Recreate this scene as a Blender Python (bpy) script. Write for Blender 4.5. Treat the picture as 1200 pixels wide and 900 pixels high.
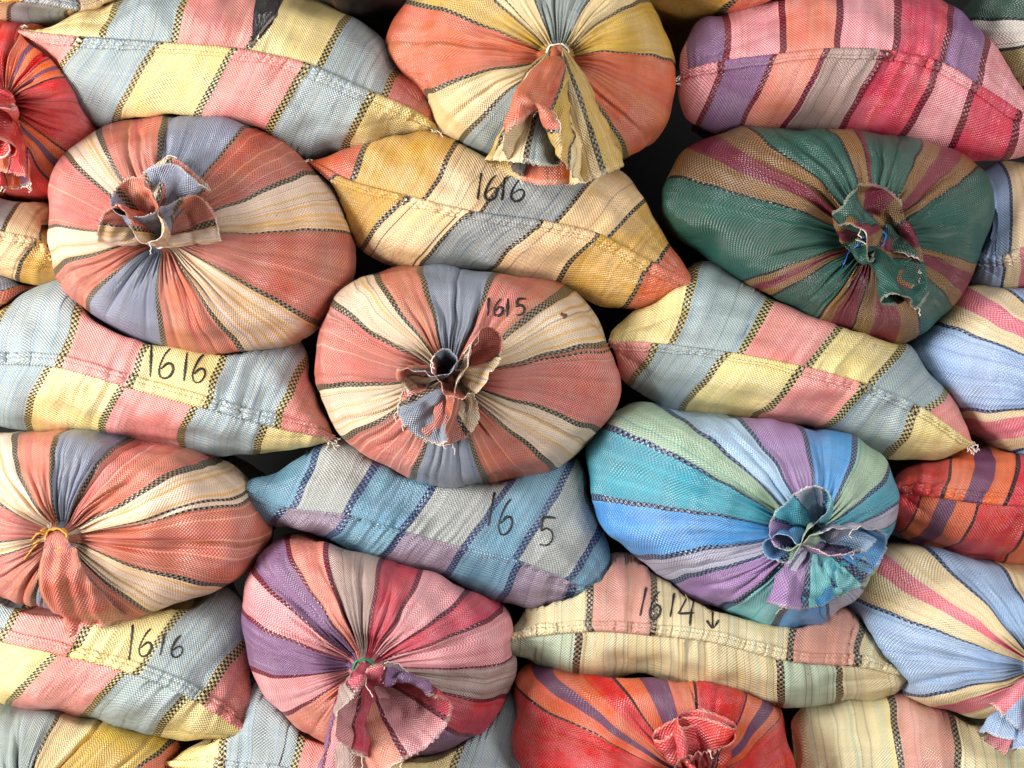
import bpy, math, random
import numpy as np
from mathutils import Vector
from mathutils.bvhtree import BVHTree

# ------------------------------------------------------------------ camera, world, lights, exposure
for o in list(bpy.data.objects):
    bpy.data.objects.remove(o)
scene = bpy.context.scene
COL = scene.collection
S = 0.0016            # metres per photograph pixel at the face of the stack
D = 3.0               # camera distance to the face of the stack
ZC = 0.90             # camera height

cam_data = bpy.data.cameras.new('camera')
cam_data.sensor_width = 36.0
cam_data.lens = 36.0 * D / (1200 * S)
cam_data.clip_end = 100.0
cam = bpy.data.objects.new('camera', cam_data)
cam.location = (0, -D, ZC)
cam.rotation_euler = (math.radians(90), 0, 0)
COL.objects.link(cam)
scene.camera = cam

world = bpy.data.worlds.new('World')
scene.world = world
world.use_nodes = True
bg = world.node_tree.nodes['Background']
bg.inputs[0].default_value = (0.97, 0.98, 1.0, 1)
bg.inputs[1].default_value = 0.19

def area_light(name, loc, target, size, size_y, power, colour):
    ld = bpy.data.lights.new(name, 'AREA')
    ld.shape = 'RECTANGLE'
    ld.size = size
    ld.size_y = size_y
    ld.energy = power
    ld.color = colour
    o = bpy.data.objects.new(name, ld)
    o.location = loc
    o.rotation_euler = (Vector(target) - Vector(loc)).to_track_quat('-Z', 'Y').to_euler()
    COL.objects.link(o)
    return o

area_light('doorway_light', (-2.9, -2.15, 1.05), (-0.1, 0.0, 0.6), 1.1, 1.6, 205, (1.0, 0.965, 0.93))
area_light('ceiling_light', (0.7, -2.3, 3.3), (0.1, 0.0, 0.9), 2.4, 1.6, 30, (1.0, 0.98, 0.95))
area_light('window_light', (2.7, -2.9, 0.75), (0.4, 0.0, 0.5), 1.2, 1.2, 74, (1.0, 0.98, 0.97))

vs = scene.view_settings
vs.view_transform = 'Standard'
vs.look = 'None'
vs.exposure = 0.24
vs.gamma = 1.0
vs.use_curve_mapping = False

# ------------------------------------------------------------------ helpers
def wx(px, y=0.0):
    return (px - 600.0) * S * (D + y) / D
def wz(py, y=0.0):
    return ZC + (450.0 - py) * S * (D + y) / D

def lin(c):
    return tuple((v / 255 / 12.92) if v / 255 <= 0.04045 else ((v / 255 + 0.055) / 1.055) ** 2.4 for v in c)

def smooth(a, b, x):
    t = np.clip((x - a) / (b - a), 0, 1)
    return t * t * (3 - 2 * t)

def catmull(pts, n, closed=False):
    """centripetal-ish resample of a polyline to n points, evenly by chord length"""
    P = np.array(pts, float)
    if closed:
        P = np.vstack([P[-1], P, P[0], P[1]])
    else:
        P = np.vstack([2 * P[0] - P[1], P, 2 * P[-1] - P[-2]])
    out = []
    for i in range(1, len(P) - 2):
        t = np.linspace(0, 1, 24, endpoint=False)[:, None]
        a, b, c, d = P[i - 1], P[i], P[i + 1], P[i + 2]
        out.append(0.5 * ((2 * b) + (c - a) * t + (2 * a - 5 * b + 4 * c - d) * t ** 2 + (3 * b - a - 3 * c + d) * t ** 3))
    out = np.vstack(out + [P[-2][None]])
    seg = np.r_[0, np.cumsum(np.linalg.norm(np.diff(out, axis=0), axis=1))]
    q = np.linspace(0, seg[-1], n)
    return np.stack([np.interp(q, seg, out[:, k]) for k in range(out.shape[1])], 1)

def lumps(P, rng, scale, n=10):
    """smooth pseudo noise in about [-1,1] from a few random waves"""
    out = np.zeros(P.shape[:-1])
    for _ in range(n):
        q = rng.normal(size=3)
        q *= (2 * math.pi / scale) * rng.uniform(0.6, 1.5) / np.linalg.norm(q)
        out += np.sin(P @ q + rng.uniform(0, 6.28))
    return out / math.sqrt(n)

def wave1(x, rng, scale, n=9):
    out = np.zeros_like(x)
    for _ in range(n):
        out += np.sin(x * (2 * math.pi / scale) * rng.uniform(0.5, 1.7) + rng.uniform(0, 6.28))
    return out / math.sqrt(n)

# ------------------------------------------------------------------ fabrics (warp colour, weft colour, thin warp lines)
F = {
 # pastel sacks
 'p': ((224, 146, 138), (212, 122, 118), []),
 'y': ((228, 207, 146), (214, 188, 122), []),
 'b': ((136, 158, 168), (168, 172, 166), [((122, 148, 172), 2.4, 20), ((124, 134, 140), 2.0, 30)]),
 # salmon sacks
 'r': ((170, 64, 52), (196, 120, 98), [((214, 138, 104), 3.0, 30)]),
 'R': ((184, 66, 64), (210, 138, 124), [((226, 160, 130), 3.0, 34)]),
 'o': ((196, 106, 78), (194, 122, 98), [((204, 82, 82), 4.0, 26)]),
 'g': ((118, 132, 156), (140, 144, 156), [((104, 124, 156), 3.0, 30)]),
 'c': ((226, 202, 176), (216, 188, 164), [((216, 168, 92), 5.0, 20), ((150, 130, 110), 1.6, 45)]),
 # mustard and tangerine sacks
 'Y': ((208, 166, 78), (198, 152, 70), [((196, 150, 70), 2.5, 40)]),
 'C': ((232, 202, 150), (222, 188, 142), [((176, 150, 118), 2.4, 32)]),
 'd': ((232, 202, 150), (222, 188, 142), [((52, 46, 38), 2.6, 26)]),
 'T': ((208, 88, 60), (200, 108, 74), []),
 'G': ((128, 146, 156), (170, 166, 152), [((104, 128, 150), 2.6, 24)]),
 # magenta sacks
 'K': ((226, 174, 178), (200, 92, 108), []),
 'O': ((220, 136, 110), (206, 110, 104), []),
 'N': ((156, 140, 134), (178, 140, 134), [((120, 100, 104), 2.0, 24)]),
 'M': ((194, 58, 82), (184, 62, 84), [((176, 40, 66), 2.0, 34)]),
 'V': ((104, 84, 132), (150, 98, 130), []),
 # scarlet sacks
 '1': ((206, 32, 40), (196, 44, 48), []),
 '2': ((222, 98, 50), (204, 88, 52), []),
 '3': ((98, 58, 96), (116, 62, 90), []),
 # green sack
 '4': ((4, 50, 41), (34, 102, 84), []),
 '5': ((158, 120, 62), (46, 34, 22), []),
 '6': ((120, 28, 52), (88, 26, 40), []),
 # turquoise and blue sack
 'B': ((60, 138, 206), (88, 162, 220), []),
 'L': ((146, 190, 228), (176, 204, 230), [((90, 130, 190), 2.0, 26)]),
 'E': ((130, 172, 160), (166, 182, 150), [((60, 150, 150), 2.2, 30)]),
 'Q': ((46, 142, 168), (82, 164, 182), []),
 'm': ((108, 188, 200), (126, 198, 204), [((60, 160, 168), 2.6, 24)]),
 'P': ((124, 92, 156), (172, 144, 190), []),
 'l': ((160, 166, 190), (176, 172, 190), [((110, 120, 160), 2.4, 18)]),
 # powder blue sacks
 'h': ((138, 166, 208), (160, 182, 212), [((120, 150, 200), 2.6, 24)]),
 'i': ((230, 206, 166), (222, 196, 156), [((214, 180, 130), 2.4, 26)]),
 'k': ((206, 84, 112), (226, 140, 152), []),
 # steel blue sack
 't': ((86, 128, 154), (106, 144, 160), [((76, 112, 146), 3.0, 26)]),
 'w': ((176, 173, 164), (120, 127, 132), []),
 'q': ((142, 120, 136), (130, 120, 140), [((118, 104, 128), 2.0, 20)]),
 # straw coloured sacks
 'j': ((220, 203, 162), (210, 192, 146), [((172, 160, 128), 2.4, 14), ((228, 198, 134), 3.0, 36), ((196, 202, 172), 4.0, 40)]),
 's': ((172, 194, 170), (188, 198, 170), [((142, 132, 116), 2.0, 16)]),
 'u': ((206, 146, 130), (198, 138, 124), [((176, 140, 124), 2.2, 36)]),
 # white and olive sack, black sack
 'W': ((206, 202, 190), (182, 176, 164), [((84, 76, 66), 1.6, 40)]),
 'v': ((140, 134, 84), (124, 112, 70), []),
 'x': ((40, 72, 60), (52, 80, 66), []),
 'z': ((22, 20, 22), (16, 15, 17), [((96, 24, 44), 3.0, 60)]),
}
BAND = {
 'black': ((9, 9, 8), (176, 158, 106)),
 'blackw': ((8, 8, 8), (128, 112, 88)),
 'wine': ((70, 16, 34), (128, 40, 58)),
 'navy': ((26, 34, 62), (70, 92, 124)),
 'navyw': ((18, 20, 40), (84, 110, 146)),
 'dark': ((34, 16, 28), (70, 28, 34)),
 'green': ((16, 24, 22), (26, 40, 36)),
}

def expand(segs, total_m, rng, band, band_w, to_units):
    """segs: [(start, end, code)] in units; returns sorted [(s, e, A, B, pitch)] incl. thin warp lines and bands."""
    pieces = []
    for (s, e, code, lb, rb) in segs:
        A, B, lines = F[code]
        cuts = [(s, e, A, B, 0.0028)]
        cur = []
        for (lc, lw, sp) in lines:
            w = to_units(lw / 1000, (s + e) / 2)
            step = to_units(sp / 1000, (s + e) / 2)
            x = s + step * rng.uniform(0.3, 1.0)
            while x + w < e:
                if rng.random() < 0.72:
                    cur.append((x, x + w * rng.uniform(0.6, 1.5), lc))
                x += step * rng.uniform(0.5, 1.5)
        cur.sort()
        x = s
        seq = []
        for (a, b, lc) in cur:
            if a <= x:
                continue
            seq.append((x, a, A, B, 0.0028))
            mixb = tuple(0.55 * p + 0.45 * q for p, q in zip(lc, B))
            b = min(b, e)
            seq.append((a, b, lc, mixb, 0.0028))
            x = b
        if x < e:
            seq.append((x, e, A, B, 0.0028))
        pieces.extend(seq)
    # bands on the borders
    out = list(pieces)
    for (s, e, code, lb, rb) in segs:
        for w8, at in ((lb, s), (rb, e)):
            if w8:
                w = to_units(band_w * w8, at)
                a, b = at - w / 2, at + w / 2
                nxt = []
                for pc in out:
                    if pc[1] <= a or pc[0] >= b:
                        nxt.append(pc)
                    else:
                        if pc[0] < a:
                            nxt.append((pc[0], a) + pc[2:])
                        if pc[1] > b:
                            nxt.append((b, pc[1]) + pc[2:])
                nxt.append((a, b, BAND[band][0], BAND[band][1], 0.0047))
                out = nxt
    out = [q for q in out if q[1] - q[0] > 1e-9]
    out.sort()
    return out

# ------------------------------------------------------------------ materials
def new_mat(name):
    m = bpy.data.materials.new(name)
    m.use_nodes = True
    nt = m.node_tree
    b = nt.nodes['Principled BSDF']
    return m, nt, b

def N(nt, kind, **kw):
    n = nt.nodes.new(kind)
    for k, v in kw.items():
        setattr(n, k, v)
    return n

def math_node(nt, op, a, b=None, clamp=False):
    n = N(nt, 'ShaderNodeMath', operation=op, use_clamp=clamp)
    for i, v in enumerate((a, b)):
        if v is None:
            continue
        if isinstance(v, (int, float)):
            n.inputs[i].default_value = v
        else:
            nt.links.new(v, n.inputs[i])
    return n.outputs[0]

def make_fabric():
    m, nt, bs = new_mat('woven_plastic_cloth')
    L = nt.links.new
    cA = N(nt, 'ShaderNodeAttribute', attribute_name='colA').outputs['Color']
    cB = N(nt, 'ShaderNodeAttribute', attribute_name='colB').outputs['Color']
    pit = N(nt, 'ShaderNodeAttribute', attribute_name='pitch').outputs['Fac']
    uv = N(nt, 'ShaderNodeUVMap', uv_map='fab').outputs[0]
    sep = N(nt, 'ShaderNodeSeparateXYZ')
    L(uv, sep.inputs[0])
    u, v = sep.outputs[0], sep.outputs[1]
    U = math_node(nt, 'DIVIDE', u, pit)
    V = math_node(nt, 'DIVIDE', v, pit)
    fu, fv = math_node(nt, 'FLOOR', U), math_node(nt, 'FLOOR', V)
    chk = math_node(nt, 'FLOORED_MODULO', math_node(nt, 'ADD', fu, fv), 2.0)
    mix = N(nt, 'ShaderNodeMix', data_type='RGBA')
    L(chk, mix.inputs['Factor']); L(cA, mix.inputs['A']); L(cB, mix.inputs['B'])
    # every warp and weft tape has its own tone
    wn = N(nt, 'ShaderNodeTexWhiteNoise', noise_dimensions='1D')
    L(math_node(nt, 'FLOOR', math_node(nt, 'DIVIDE', u, 0.0062)), wn.inputs['W'])
    wn2 = N(nt, 'ShaderNodeTexWhiteNoise', noise_dimensions='1D')
    L(math_node(nt, 'ADD', math_node(nt, 'FLOOR', math_node(nt, 'DIVIDE', v, 0.0062)), 371.3), wn2.inputs['W'])
    tone = math_node(nt, 'ADD', math_node(nt, 'MULTIPLY', wn.outputs[0], 0.17), math_node(nt, 'MULTIPLY', wn2.outputs[0], 0.09))
    # streaks along the warp, dust and wear
    cmb = N(nt, 'ShaderNodeCombineXYZ')
    L(math_node(nt, 'MULTIPLY', u, 55.0), cmb.inputs[0]); L(math_node(nt, 'MULTIPLY', v, 5.0), cmb.inputs[1])
    st = N(nt, 'ShaderNodeTexNoise'); st.inputs['Scale'].default_value = 1.0; st.inputs['Detail'].default_value = 3.0
    L(cmb.outputs[0], st.inputs['Vector'])
    tone = math_node(nt, 'ADD', tone, math_node(nt, 'MULTIPLY', st.outputs['Fac'], 0.34))
    tone = math_node(nt, 'ADD', tone, 0.68)
    geo = N(nt, 'ShaderNodeNewGeometry')
    dn = N(nt, 'ShaderNodeTexNoise'); dn.inputs['Scale'].default_value = 7.0; dn.inputs['Detail'].default_value = 6.0; dn.inputs['Roughness'].default_value = 0.62
    L(geo.outputs['Position'], dn.inputs['Vector'])
    tn = N(nt, 'ShaderNodeVectorMath', operation='SCALE')
    L(mix.outputs['Result'], tn.inputs[0]); L(tone, tn.inputs['Scale'])
    dust = N(nt, 'ShaderNodeMix', data_type='RGBA')
    dr = N(nt, 'ShaderNodeMapRange'); dr.inputs['From Min'].default_value = 0.5; dr.inputs['From Max'].default_value = 0.78
    dr.inputs['To Min'].default_value = 0.0; dr.inputs['To Max'].default_value = 0.10
    L(dn.outputs['Fac'], dr.inputs['Value']); L(dr.outputs[0], dust.inputs['Factor'])
    # the tapes drift in hue and fade along the warp
    c3 = N(nt, 'ShaderNodeCombineXYZ')
    L(math_node(nt, 'MULTIPLY', u, 46.0), c3.inputs[0]); L(math_node(nt, 'MULTIPLY', v, 1.6), c3.inputs[1])
    hn = N(nt, 'ShaderNodeTexNoise'); hn.inputs['Scale'].default_value = 1.0; hn.inputs['Detail'].default_value = 2.0
    L(c3.outputs[0], hn.inputs['Vector'])
    hsv = N(nt, 'ShaderNodeHueSaturation')
    hr = N(nt, 'ShaderNodeMapRange'); hr.inputs['From Min'].default_value = 0.3; hr.inputs['From Max'].default_value = 0.7
    hr.inputs['To Min'].default_value = 0.494; hr.inputs['To Max'].default_value = 0.510
    L(hn.outputs['Fac'], hr.inputs['Value']); L(hr.outputs[0], hsv.inputs['Hue'])
    fn = N(nt, 'ShaderNodeTexNoise'); fn.inputs['Scale'].default_value = 11.0; fn.inputs['Detail'].default_value = 5.0; fn.inputs['Roughness'].default_value = 0.7
    L(geo.outputs['Position'], fn.inputs['Vector'])
    fr = N(nt, 'ShaderNodeMapRange'); fr.inputs['From Min'].default_value = 0.35; fr.inputs['From Max'].default_value = 0.7
    fr.inputs['To Min'].default_value = 1.06; fr.inputs['To Max'].default_value = 0.82
    L(fn.outputs['Fac'], fr.inputs['Value']); L(fr.outputs[0], hsv.inputs['Saturation'])
    L(tn.outputs[0], hsv.inputs['Color'])
    L(hsv.outputs[0], dust.inputs['A']); dust.inputs['B'].default_value = (*lin((176, 150, 124)), 1)
    gn = N(nt, 'ShaderNodeTexNoise'); gn.inputs['Scale'].default_value = 3.3; gn.inputs['Detail'].default_value = 8.0; gn.inputs['Roughness'].default_value = 0.72
    L(geo.outputs['Position'], gn.inputs['Vector'])
    gr = N(nt, 'ShaderNodeMapRange'); gr.inputs['From Min'].default_value = 0.56; gr.inputs['From Max'].default_value = 0.74
    gr.inputs['To Min'].default_value = 0.0; gr.inputs['To Max'].default_value = 0.24
    L(gn.outputs['Fac'], gr.inputs['Value'])
    sn = N(nt, 'ShaderNodeTexNoise'); sn.inputs['Scale'].default_value = 85.0; sn.inputs['Detail'].default_value = 2.0
    L(geo.outputs['Position'], sn.inputs['Vector'])
    sr = N(nt, 'ShaderNodeMapRange'); sr.inputs['From Min'].default_value = 0.72; sr.inputs['From Max'].default_value = 0.78
    sr.inputs['To Min'].default_value = 0.0; sr.inputs['To Max'].default_value = 0.45
    L(sn.outputs['Fac'], sr.inputs['Value'])
    grime = N(nt, 'ShaderNodeMix', data_type='RGBA')
    L(math_node(nt, 'MAXIMUM', gr.outputs[0], sr.outputs[0]), grime.inputs['Factor'])
    L(dust.outputs['Result'], grime.inputs['A']); grime.inputs['B'].default_value = (*lin((96, 74, 56)), 1)
    L(grime.outputs['Result'], bs.inputs['Base Color'])
    rr = N(nt, 'ShaderNodeMapRange'); rr.inputs['To Min'].default_value = 0.16; rr.inputs['To Max'].default_value = 0.44
    L(dn.outputs['Fac'], rr.inputs['Value']); L(rr.outputs[0], bs.inputs['Roughness'])
    bs.inputs['Specular IOR Level'].default_value = 0.68
    bs.inputs['Sheen Weight'].default_value = 0.0
    # relief: crinkles then weave
    c2 = N(nt, 'ShaderNodeCombineXYZ')
    L(math_node(nt, 'MULTIPLY', u, 34.0), c2.inputs[0]); L(math_node(nt, 'MULTIPLY', v, 9.0), c2.inputs[1])
    cr = N(nt, 'ShaderNodeTexNoise'); cr.inputs['Scale'].default_value = 1.0; cr.inputs['Detail'].default_value = 4.0; cr.inputs['Distortion'].default_value = 0.6
    L(c2.outputs[0], cr.inputs['Vector'])
    b1 = N(nt, 'ShaderNodeBump'); b1.inputs['Strength'].default_value = 0.7; b1.inputs['Distance'].default_value = 0.016
    cm = N(nt, 'ShaderNodeMapRange'); cm.inputs['From Min'].default_value = 0.42; cm.inputs['From Max'].default_value = 0.66
    cm.inputs['To Min'].default_value = 0.12; cm.inputs['To Max'].default_value = 1.0
    cn = N(nt, 'ShaderNodeTexNoise'); cn.inputs['Scale'].default_value = 5.5; cn.inputs['Detail'].default_value = 2.0
    L(geo.outputs['Position'], cn.inputs['Vector']); L(cn.outputs['Fac'], cm.inputs['Value'])
    L(math_node(nt, 'MULTIPLY', cr.outputs['Fac'], cm.outputs[0]), b1.inputs['Height'])
    su = math_node(nt, 'SINE', math_node(nt, 'MULTIPLY', U, math.pi))
    sv = math_node(nt, 'SINE', math_node(nt, 'MULTIPLY', V, math.pi))
    b2 = N(nt, 'ShaderNodeBump'); b2.inputs['Strength'].default_value = 0.7; b2.inputs['Distance'].default_value = 0.0012
    L(math_node(nt, 'MULTIPLY', su, sv), b2.inputs['Height']); L(b1.outputs[0], b2.inputs['Normal'])
    L(b2.outputs[0], bs.inputs['Normal'])
    return m

def plain_mat(name, rgb, rough=0.6, noise=0.15):
    m, nt, bs = new_mat(name)
    n = N(nt, 'ShaderNodeTexNoise'); n.inputs['Scale'].default_value = 140.0; n.inputs['Detail'].default_value = 3.0
    mx = N(nt, 'ShaderNodeMix', data_type='RGBA')
    nt.links.new(n.outputs['Fac'], mx.inputs['Factor'])
    c = lin(rgb)
    mx.inputs['A'].default_value = (*[v * (1 - noise * 2) for v in c], 1)
    mx.inputs['B'].default_value = (*[min(1, v * (1 + noise * 2)) for v in c], 1)
    nt.links.new(mx.outputs['Result'], bs.inputs['Base Color'])
    bs.inputs['Roughness'].default_value = rough
    return m

FAB = make_fabric()
INK = plain_mat('marker_ink', (26, 22, 22), 0.5)
def skipping_ink():
    nt = INK.node_tree; bs = nt.nodes['Principled BSDF']
    tc = N(nt, 'ShaderNodeTexCoord')
    n = N(nt, 'ShaderNodeTexNoise'); n.inputs['Scale'].default_value = 330.0; n.inputs['Detail'].default_value = 2.0
    nt.links.new(tc.outputs['Object'], n.inputs['Vector'])
    r = N(nt, 'ShaderNodeMapRange'); r.inputs['From Min'].default_value = 0.33; r.inputs['From Max'].default_value = 0.46
    nt.links.new(n.outputs['Fac'], r.inputs['Value']); nt.links.new(r.outputs[0], bs.inputs['Alpha'])
skipping_ink()
HOLE = plain_mat('torn_edge', (104, 62, 34), 0.8)
THREAD_W = plain_mat('pale_thread', (222, 208, 192), 0.7)
THREAD_Y = plain_mat('yellow_twine', (206, 150, 60), 0.6)
THREAD_D = plain_mat('dark_twine', (38, 42, 48), 0.6)
THREAD_GR = plain_mat('green_twine', (30, 120, 88), 0.5)
THREAD_BL = plain_mat('blue_twine', (40, 92, 176), 0.5)
STITCH = plain_mat('stitch_thread', (140, 122, 104), 0.7)
STITCH_P = plain_mat('pale_stitch_thread', (206, 190, 166), 0.7)

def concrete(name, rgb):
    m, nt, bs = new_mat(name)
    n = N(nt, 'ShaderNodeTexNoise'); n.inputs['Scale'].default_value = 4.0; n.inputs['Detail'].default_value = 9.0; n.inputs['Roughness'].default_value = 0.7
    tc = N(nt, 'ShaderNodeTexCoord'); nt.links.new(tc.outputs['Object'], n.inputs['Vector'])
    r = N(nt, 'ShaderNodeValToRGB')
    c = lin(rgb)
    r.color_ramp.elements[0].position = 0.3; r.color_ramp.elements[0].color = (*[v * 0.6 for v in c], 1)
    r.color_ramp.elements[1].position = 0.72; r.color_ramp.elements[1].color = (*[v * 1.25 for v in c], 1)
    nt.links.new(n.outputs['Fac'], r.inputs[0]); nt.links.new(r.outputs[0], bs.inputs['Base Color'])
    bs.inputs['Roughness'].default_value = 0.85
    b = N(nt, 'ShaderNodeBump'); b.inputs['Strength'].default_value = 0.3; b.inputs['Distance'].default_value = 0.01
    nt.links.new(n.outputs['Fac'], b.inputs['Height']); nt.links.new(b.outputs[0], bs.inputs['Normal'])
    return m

# ------------------------------------------------------------------ mesh builders
def raw_mesh(name, verts, quads, mat, uv=None, colA=None, colB=None, pitch=None, smooth_shade=True):
    me = bpy.data.meshes.new(name)
    verts = np.asarray(verts, np.float32).reshape(-1, 3)
    quads = np.asarray(quads, np.int32)
    nf, k = quads.shape
    me.vertices.add(len(verts)); me.vertices.foreach_set('co', verts.ravel())
    me.loops.add(nf * k); me.loops.foreach_set('vertex_index', quads.ravel())
    me.polygons.add(nf)
    me.polygons.foreach_set('loop_start', np.arange(0, nf * k, k, dtype=np.int32))
    if uv is not None:
        l = me.uv_layers.new(name='fab')
        l.data.foreach_set('uv', np.asarray(uv, np.float32).ravel())
    for nm, arr in (('colA', colA), ('colB', colB)):
        if arr is not None:
            a = me.attributes.new(nm, 'FLOAT_COLOR', 'FACE')
            rgba = np.ones((nf, 4), np.float32); rgba[:, :3] = arr
            a.data.foreach_set('color', rgba.ravel())
    if pitch is not None:
        a = me.attributes.new('pitch', 'FLOAT', 'FACE')
        a.data.foreach_set('value', np.asarray(pitch, np.float32))
    me.update(calc_edges=True)
    me.validate()
    if smooth_shade:
        me.polygons.foreach_set('use_smooth', np.ones(len(me.polygons), bool))
    me.materials.append(mat)
    return me

def child(name, me, parent):
    o = bpy.data.objects.new(name, me)
    COL.objects.link(o)
    o.parent = parent
    return o

def grid_quads(R, M, closed):
    r = np.arange(R - 1)[:, None]
    c = np.arange(M if closed else M - 1)[None, :]
    c2 = (c + 1) % M
    a = r * M + c; b = r * M + c2; d = (r + 1) * M + c; e = (r + 1) * M + c2
    return np.stack([a, d, e, b], -1).reshape(-1, 4)

def grid_normals(G, closed=True):
    if closed:
        du = np.roll(G, -1, 1) - np.roll(G, 1, 1)
    else:
        du = np.gradient(G, axis=1)
    dv = np.gradient(G, axis=0)
    n = np.cross(du, dv)
    ln = np.linalg.norm(n, axis=-1, keepdims=True)
    return n / np.maximum(ln, 1e-9)

def tube(points, radius, sides=6):
    P = np.array(points, float)
    T = np.gradient(P, axis=0); T /= np.maximum(np.linalg.norm(T, axis=1, keepdims=True), 1e-9)
    ref = np.where(np.abs(T[:, 1:2]) > 0.9, np.array([[1.0, 0, 0]]), np.array([[0, 1.0, 0]]))
    A = np.cross(T, ref); A /= np.maximum(np.linalg.norm(A, axis=1, keepdims=True), 1e-9)
    B = np.cross(T, A)
    th = np.linspace(0, 2 * math.pi, sides, endpoint=False)
    ring = A[:, None] * np.cos(th)[None, :, None] + B[:, None] * np.sin(th)[None, :, None]
    V = P[:, None] + ring * radius
    return V.reshape(-1, 3), grid_quads(len(P), sides, True)

class Joined:
    def __init__(self): self.v = []; self.q = []; self.n = 0
    def add(self, v, q):
        self.v.append(np.asarray(v).reshape(-1, 3)); self.q.append(np.asarray(q) + self.n); self.n += len(self.v[-1])
    def mesh(self, name, mat, base):
        return raw_mesh(name, np.vstack(self.v) - base, np.vstack(self.q), mat)

# ------------------------------------------------------------------ sacks: base shapes as closed column grids
SACKS = []

class Sack: pass

def stripes_tied(spec, rfun, rng, band, band_w):
    """spec: [(angle_deg, code, band_scale)] descending or ascending; each entry is the colour that starts at that angle (ccw)."""
    spec = sorted(spec)
    segs = []
    n = len(spec)
    for i, (a, code, bw) in enumerate(spec):
        nb = spec[(i + 1) % n]
        e = nb[0] if i + 1 < n else nb[0] + 360
        segs.append((a, e, code, bw, 0))
    to_u = lambda m, at: math.degrees(m / max(0.13, float(rfun(math.radians(at % 360)))))
    return expand(segs, 0, rng, band, band_w, to_u), spec[0][0]

def tied_sack(key, outline, knot, spec, band='black', band_w=0.012, bulge=0.17, ym=0.0, back=0.6, swirl=0.0,
              pleat=1.0, seed=1, dimple=0.03, ncol=420, **extra):
    rng = np.random.default_rng(seed)
    s = Sack(); s.kind = 'tied'; s.key = key; s.rng = rng; s.extra = extra
    o = catmull(outline, 400, True)
    kx, kz = wx(knot[0], ym), wz(knot[1], ym)
    ox, oz = wx(o[:, 0], ym), wz(o[:, 1], ym)
    ang = np.arctan2(oz - kz, ox - kx) % (2 * math.pi)
    rad = np.hypot(ox - kx, oz - kz)
    od = np.argsort(ang)
    ang, rad = ang[od], rad[od]
    A3 = np.r_[ang - 2 * math.pi, ang, ang + 2 * math.pi]; R3 = np.r_[rad, rad, rad]
    rf = lambda t: np.interp(np.asarray(t) % (2 * math.pi), A3, R3)
    pieces, a0 = stripes_tied(spec, rf, rng, band, band_w)
    br = sorted(set([round(p[0], 5) for p in pieces] + [round(p[1], 5) for p in pieces]))
    br = [b for b in br if a0 - 1e-6 <= b < a0 + 360]
    # bands may reach past the ends: wrap
    pp = pieces + [(p[0] + 360,) + p[1:2] + p[2:] for p in []]
    cols = sorted(set([round(a0 + 360 * i / ncol, 5) for i in range(ncol)] + br))
    keep = [cols[0]]
    brs = set(br)
    for c in cols[1:]:
        if c - keep[-1] < 0.12:
            if c in brs and keep[-1] not in brs: keep[-1] = c
            elif c in brs: keep.append(c) if c - keep[-1] > 1e-4 else None
            continue
        keep.append(c)
    cols = np.array(keep)
    nxt = np.r_[cols[1:], cols[0] + 360]
    mid = (cols + nxt) / 2
    cA = np.zeros((len(cols), 3)); cB = np.zeros((len(cols), 3)); pt = np.zeros(len(cols))
    for (p0, p1, A, B, q) in pieces:
        for sh in (-360, 0, 360):
            k = (mid >= p0 + sh) & (mid < p1 + sh)
            cA[k] = lin(A); cB[k] = lin(B); pt[k] = q
    pt[pt == 0] = 0.0028
    th = np.radians(cols)
    M = len(th)
    # rows: face
    r0 = 0.018
    rho = np.r_[np.linspace(0, 1, 62) ** 1.25]
    rho = np.sin(rho * math.pi / 2) * 0.35 + rho * 0.65
    n = 2.35
    G = []
    for q in rho:
        t2 = th + swirl * (1 - q) ** 1.3
        R = r0 + (rf(t2) - r0) * q
        # off-centre knots: keep the stripes bowed over the dome
        dep = bulge * (max(0.0, 1 - q ** n)) ** (1 / n) - dimple * math.exp(-(q / 0.2) ** 2) + 0.03 * math.exp(-(q / 0.035) ** 2)
        G.append(np.stack([kx + R * np.cos(t2), np.full(M, ym - dep), kz + R * np.sin(t2)], 1))
    cx, cz = (ox.min() + ox.max()) / 2, (oz.min() + oz.max()) / 2
    E = G[-1]
    for yy, sc in ((0.02, 0.998), (0.05, 0.985), (0.09, 0.965), (0.14, 0.94), (0.2, 0.92), (0.28, 0.9), (0.38, 0.88), (back - 0.1, 0.84), (back - 0.04, 0.72), (back, 0.45), (back + 0.012, 0.02)):
        P = E.copy(); P[:, 0] = cx + (E[:, 0] - cx) * sc; P[:, 2] = cz + (E[:, 2] - cz) * sc; P[:, 1] = ym + yy
        G.append(P)
    tint = 1 + rng.normal(0, 0.022, 3) + rng.normal(0, 0.04)
    cA, cB = np.clip(cA * tint, 0, 1), np.clip(cB * tint, 0, 1)
    s.G = np.array(G); s.cols = th; s.rho = np.r_[rho, 1 + np.arange(1, 12) * 0.1]
    s.u = np.r_[th, th[0] + 2 * math.pi] * (rad.mean())
    s.colA, s.colB, s.pitch = cA, cB, pt
    s.knot = np.array([kx, ym - bulge + dimple, kz]); s.rf = rf; s.bulge = bulge; s.dimple = dimple; s.ym = ym; s.pleat = pleat; s.n = n; s.r0 = r0
    s.swirl = swirl
    SACKS.append(s)
    return s

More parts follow.
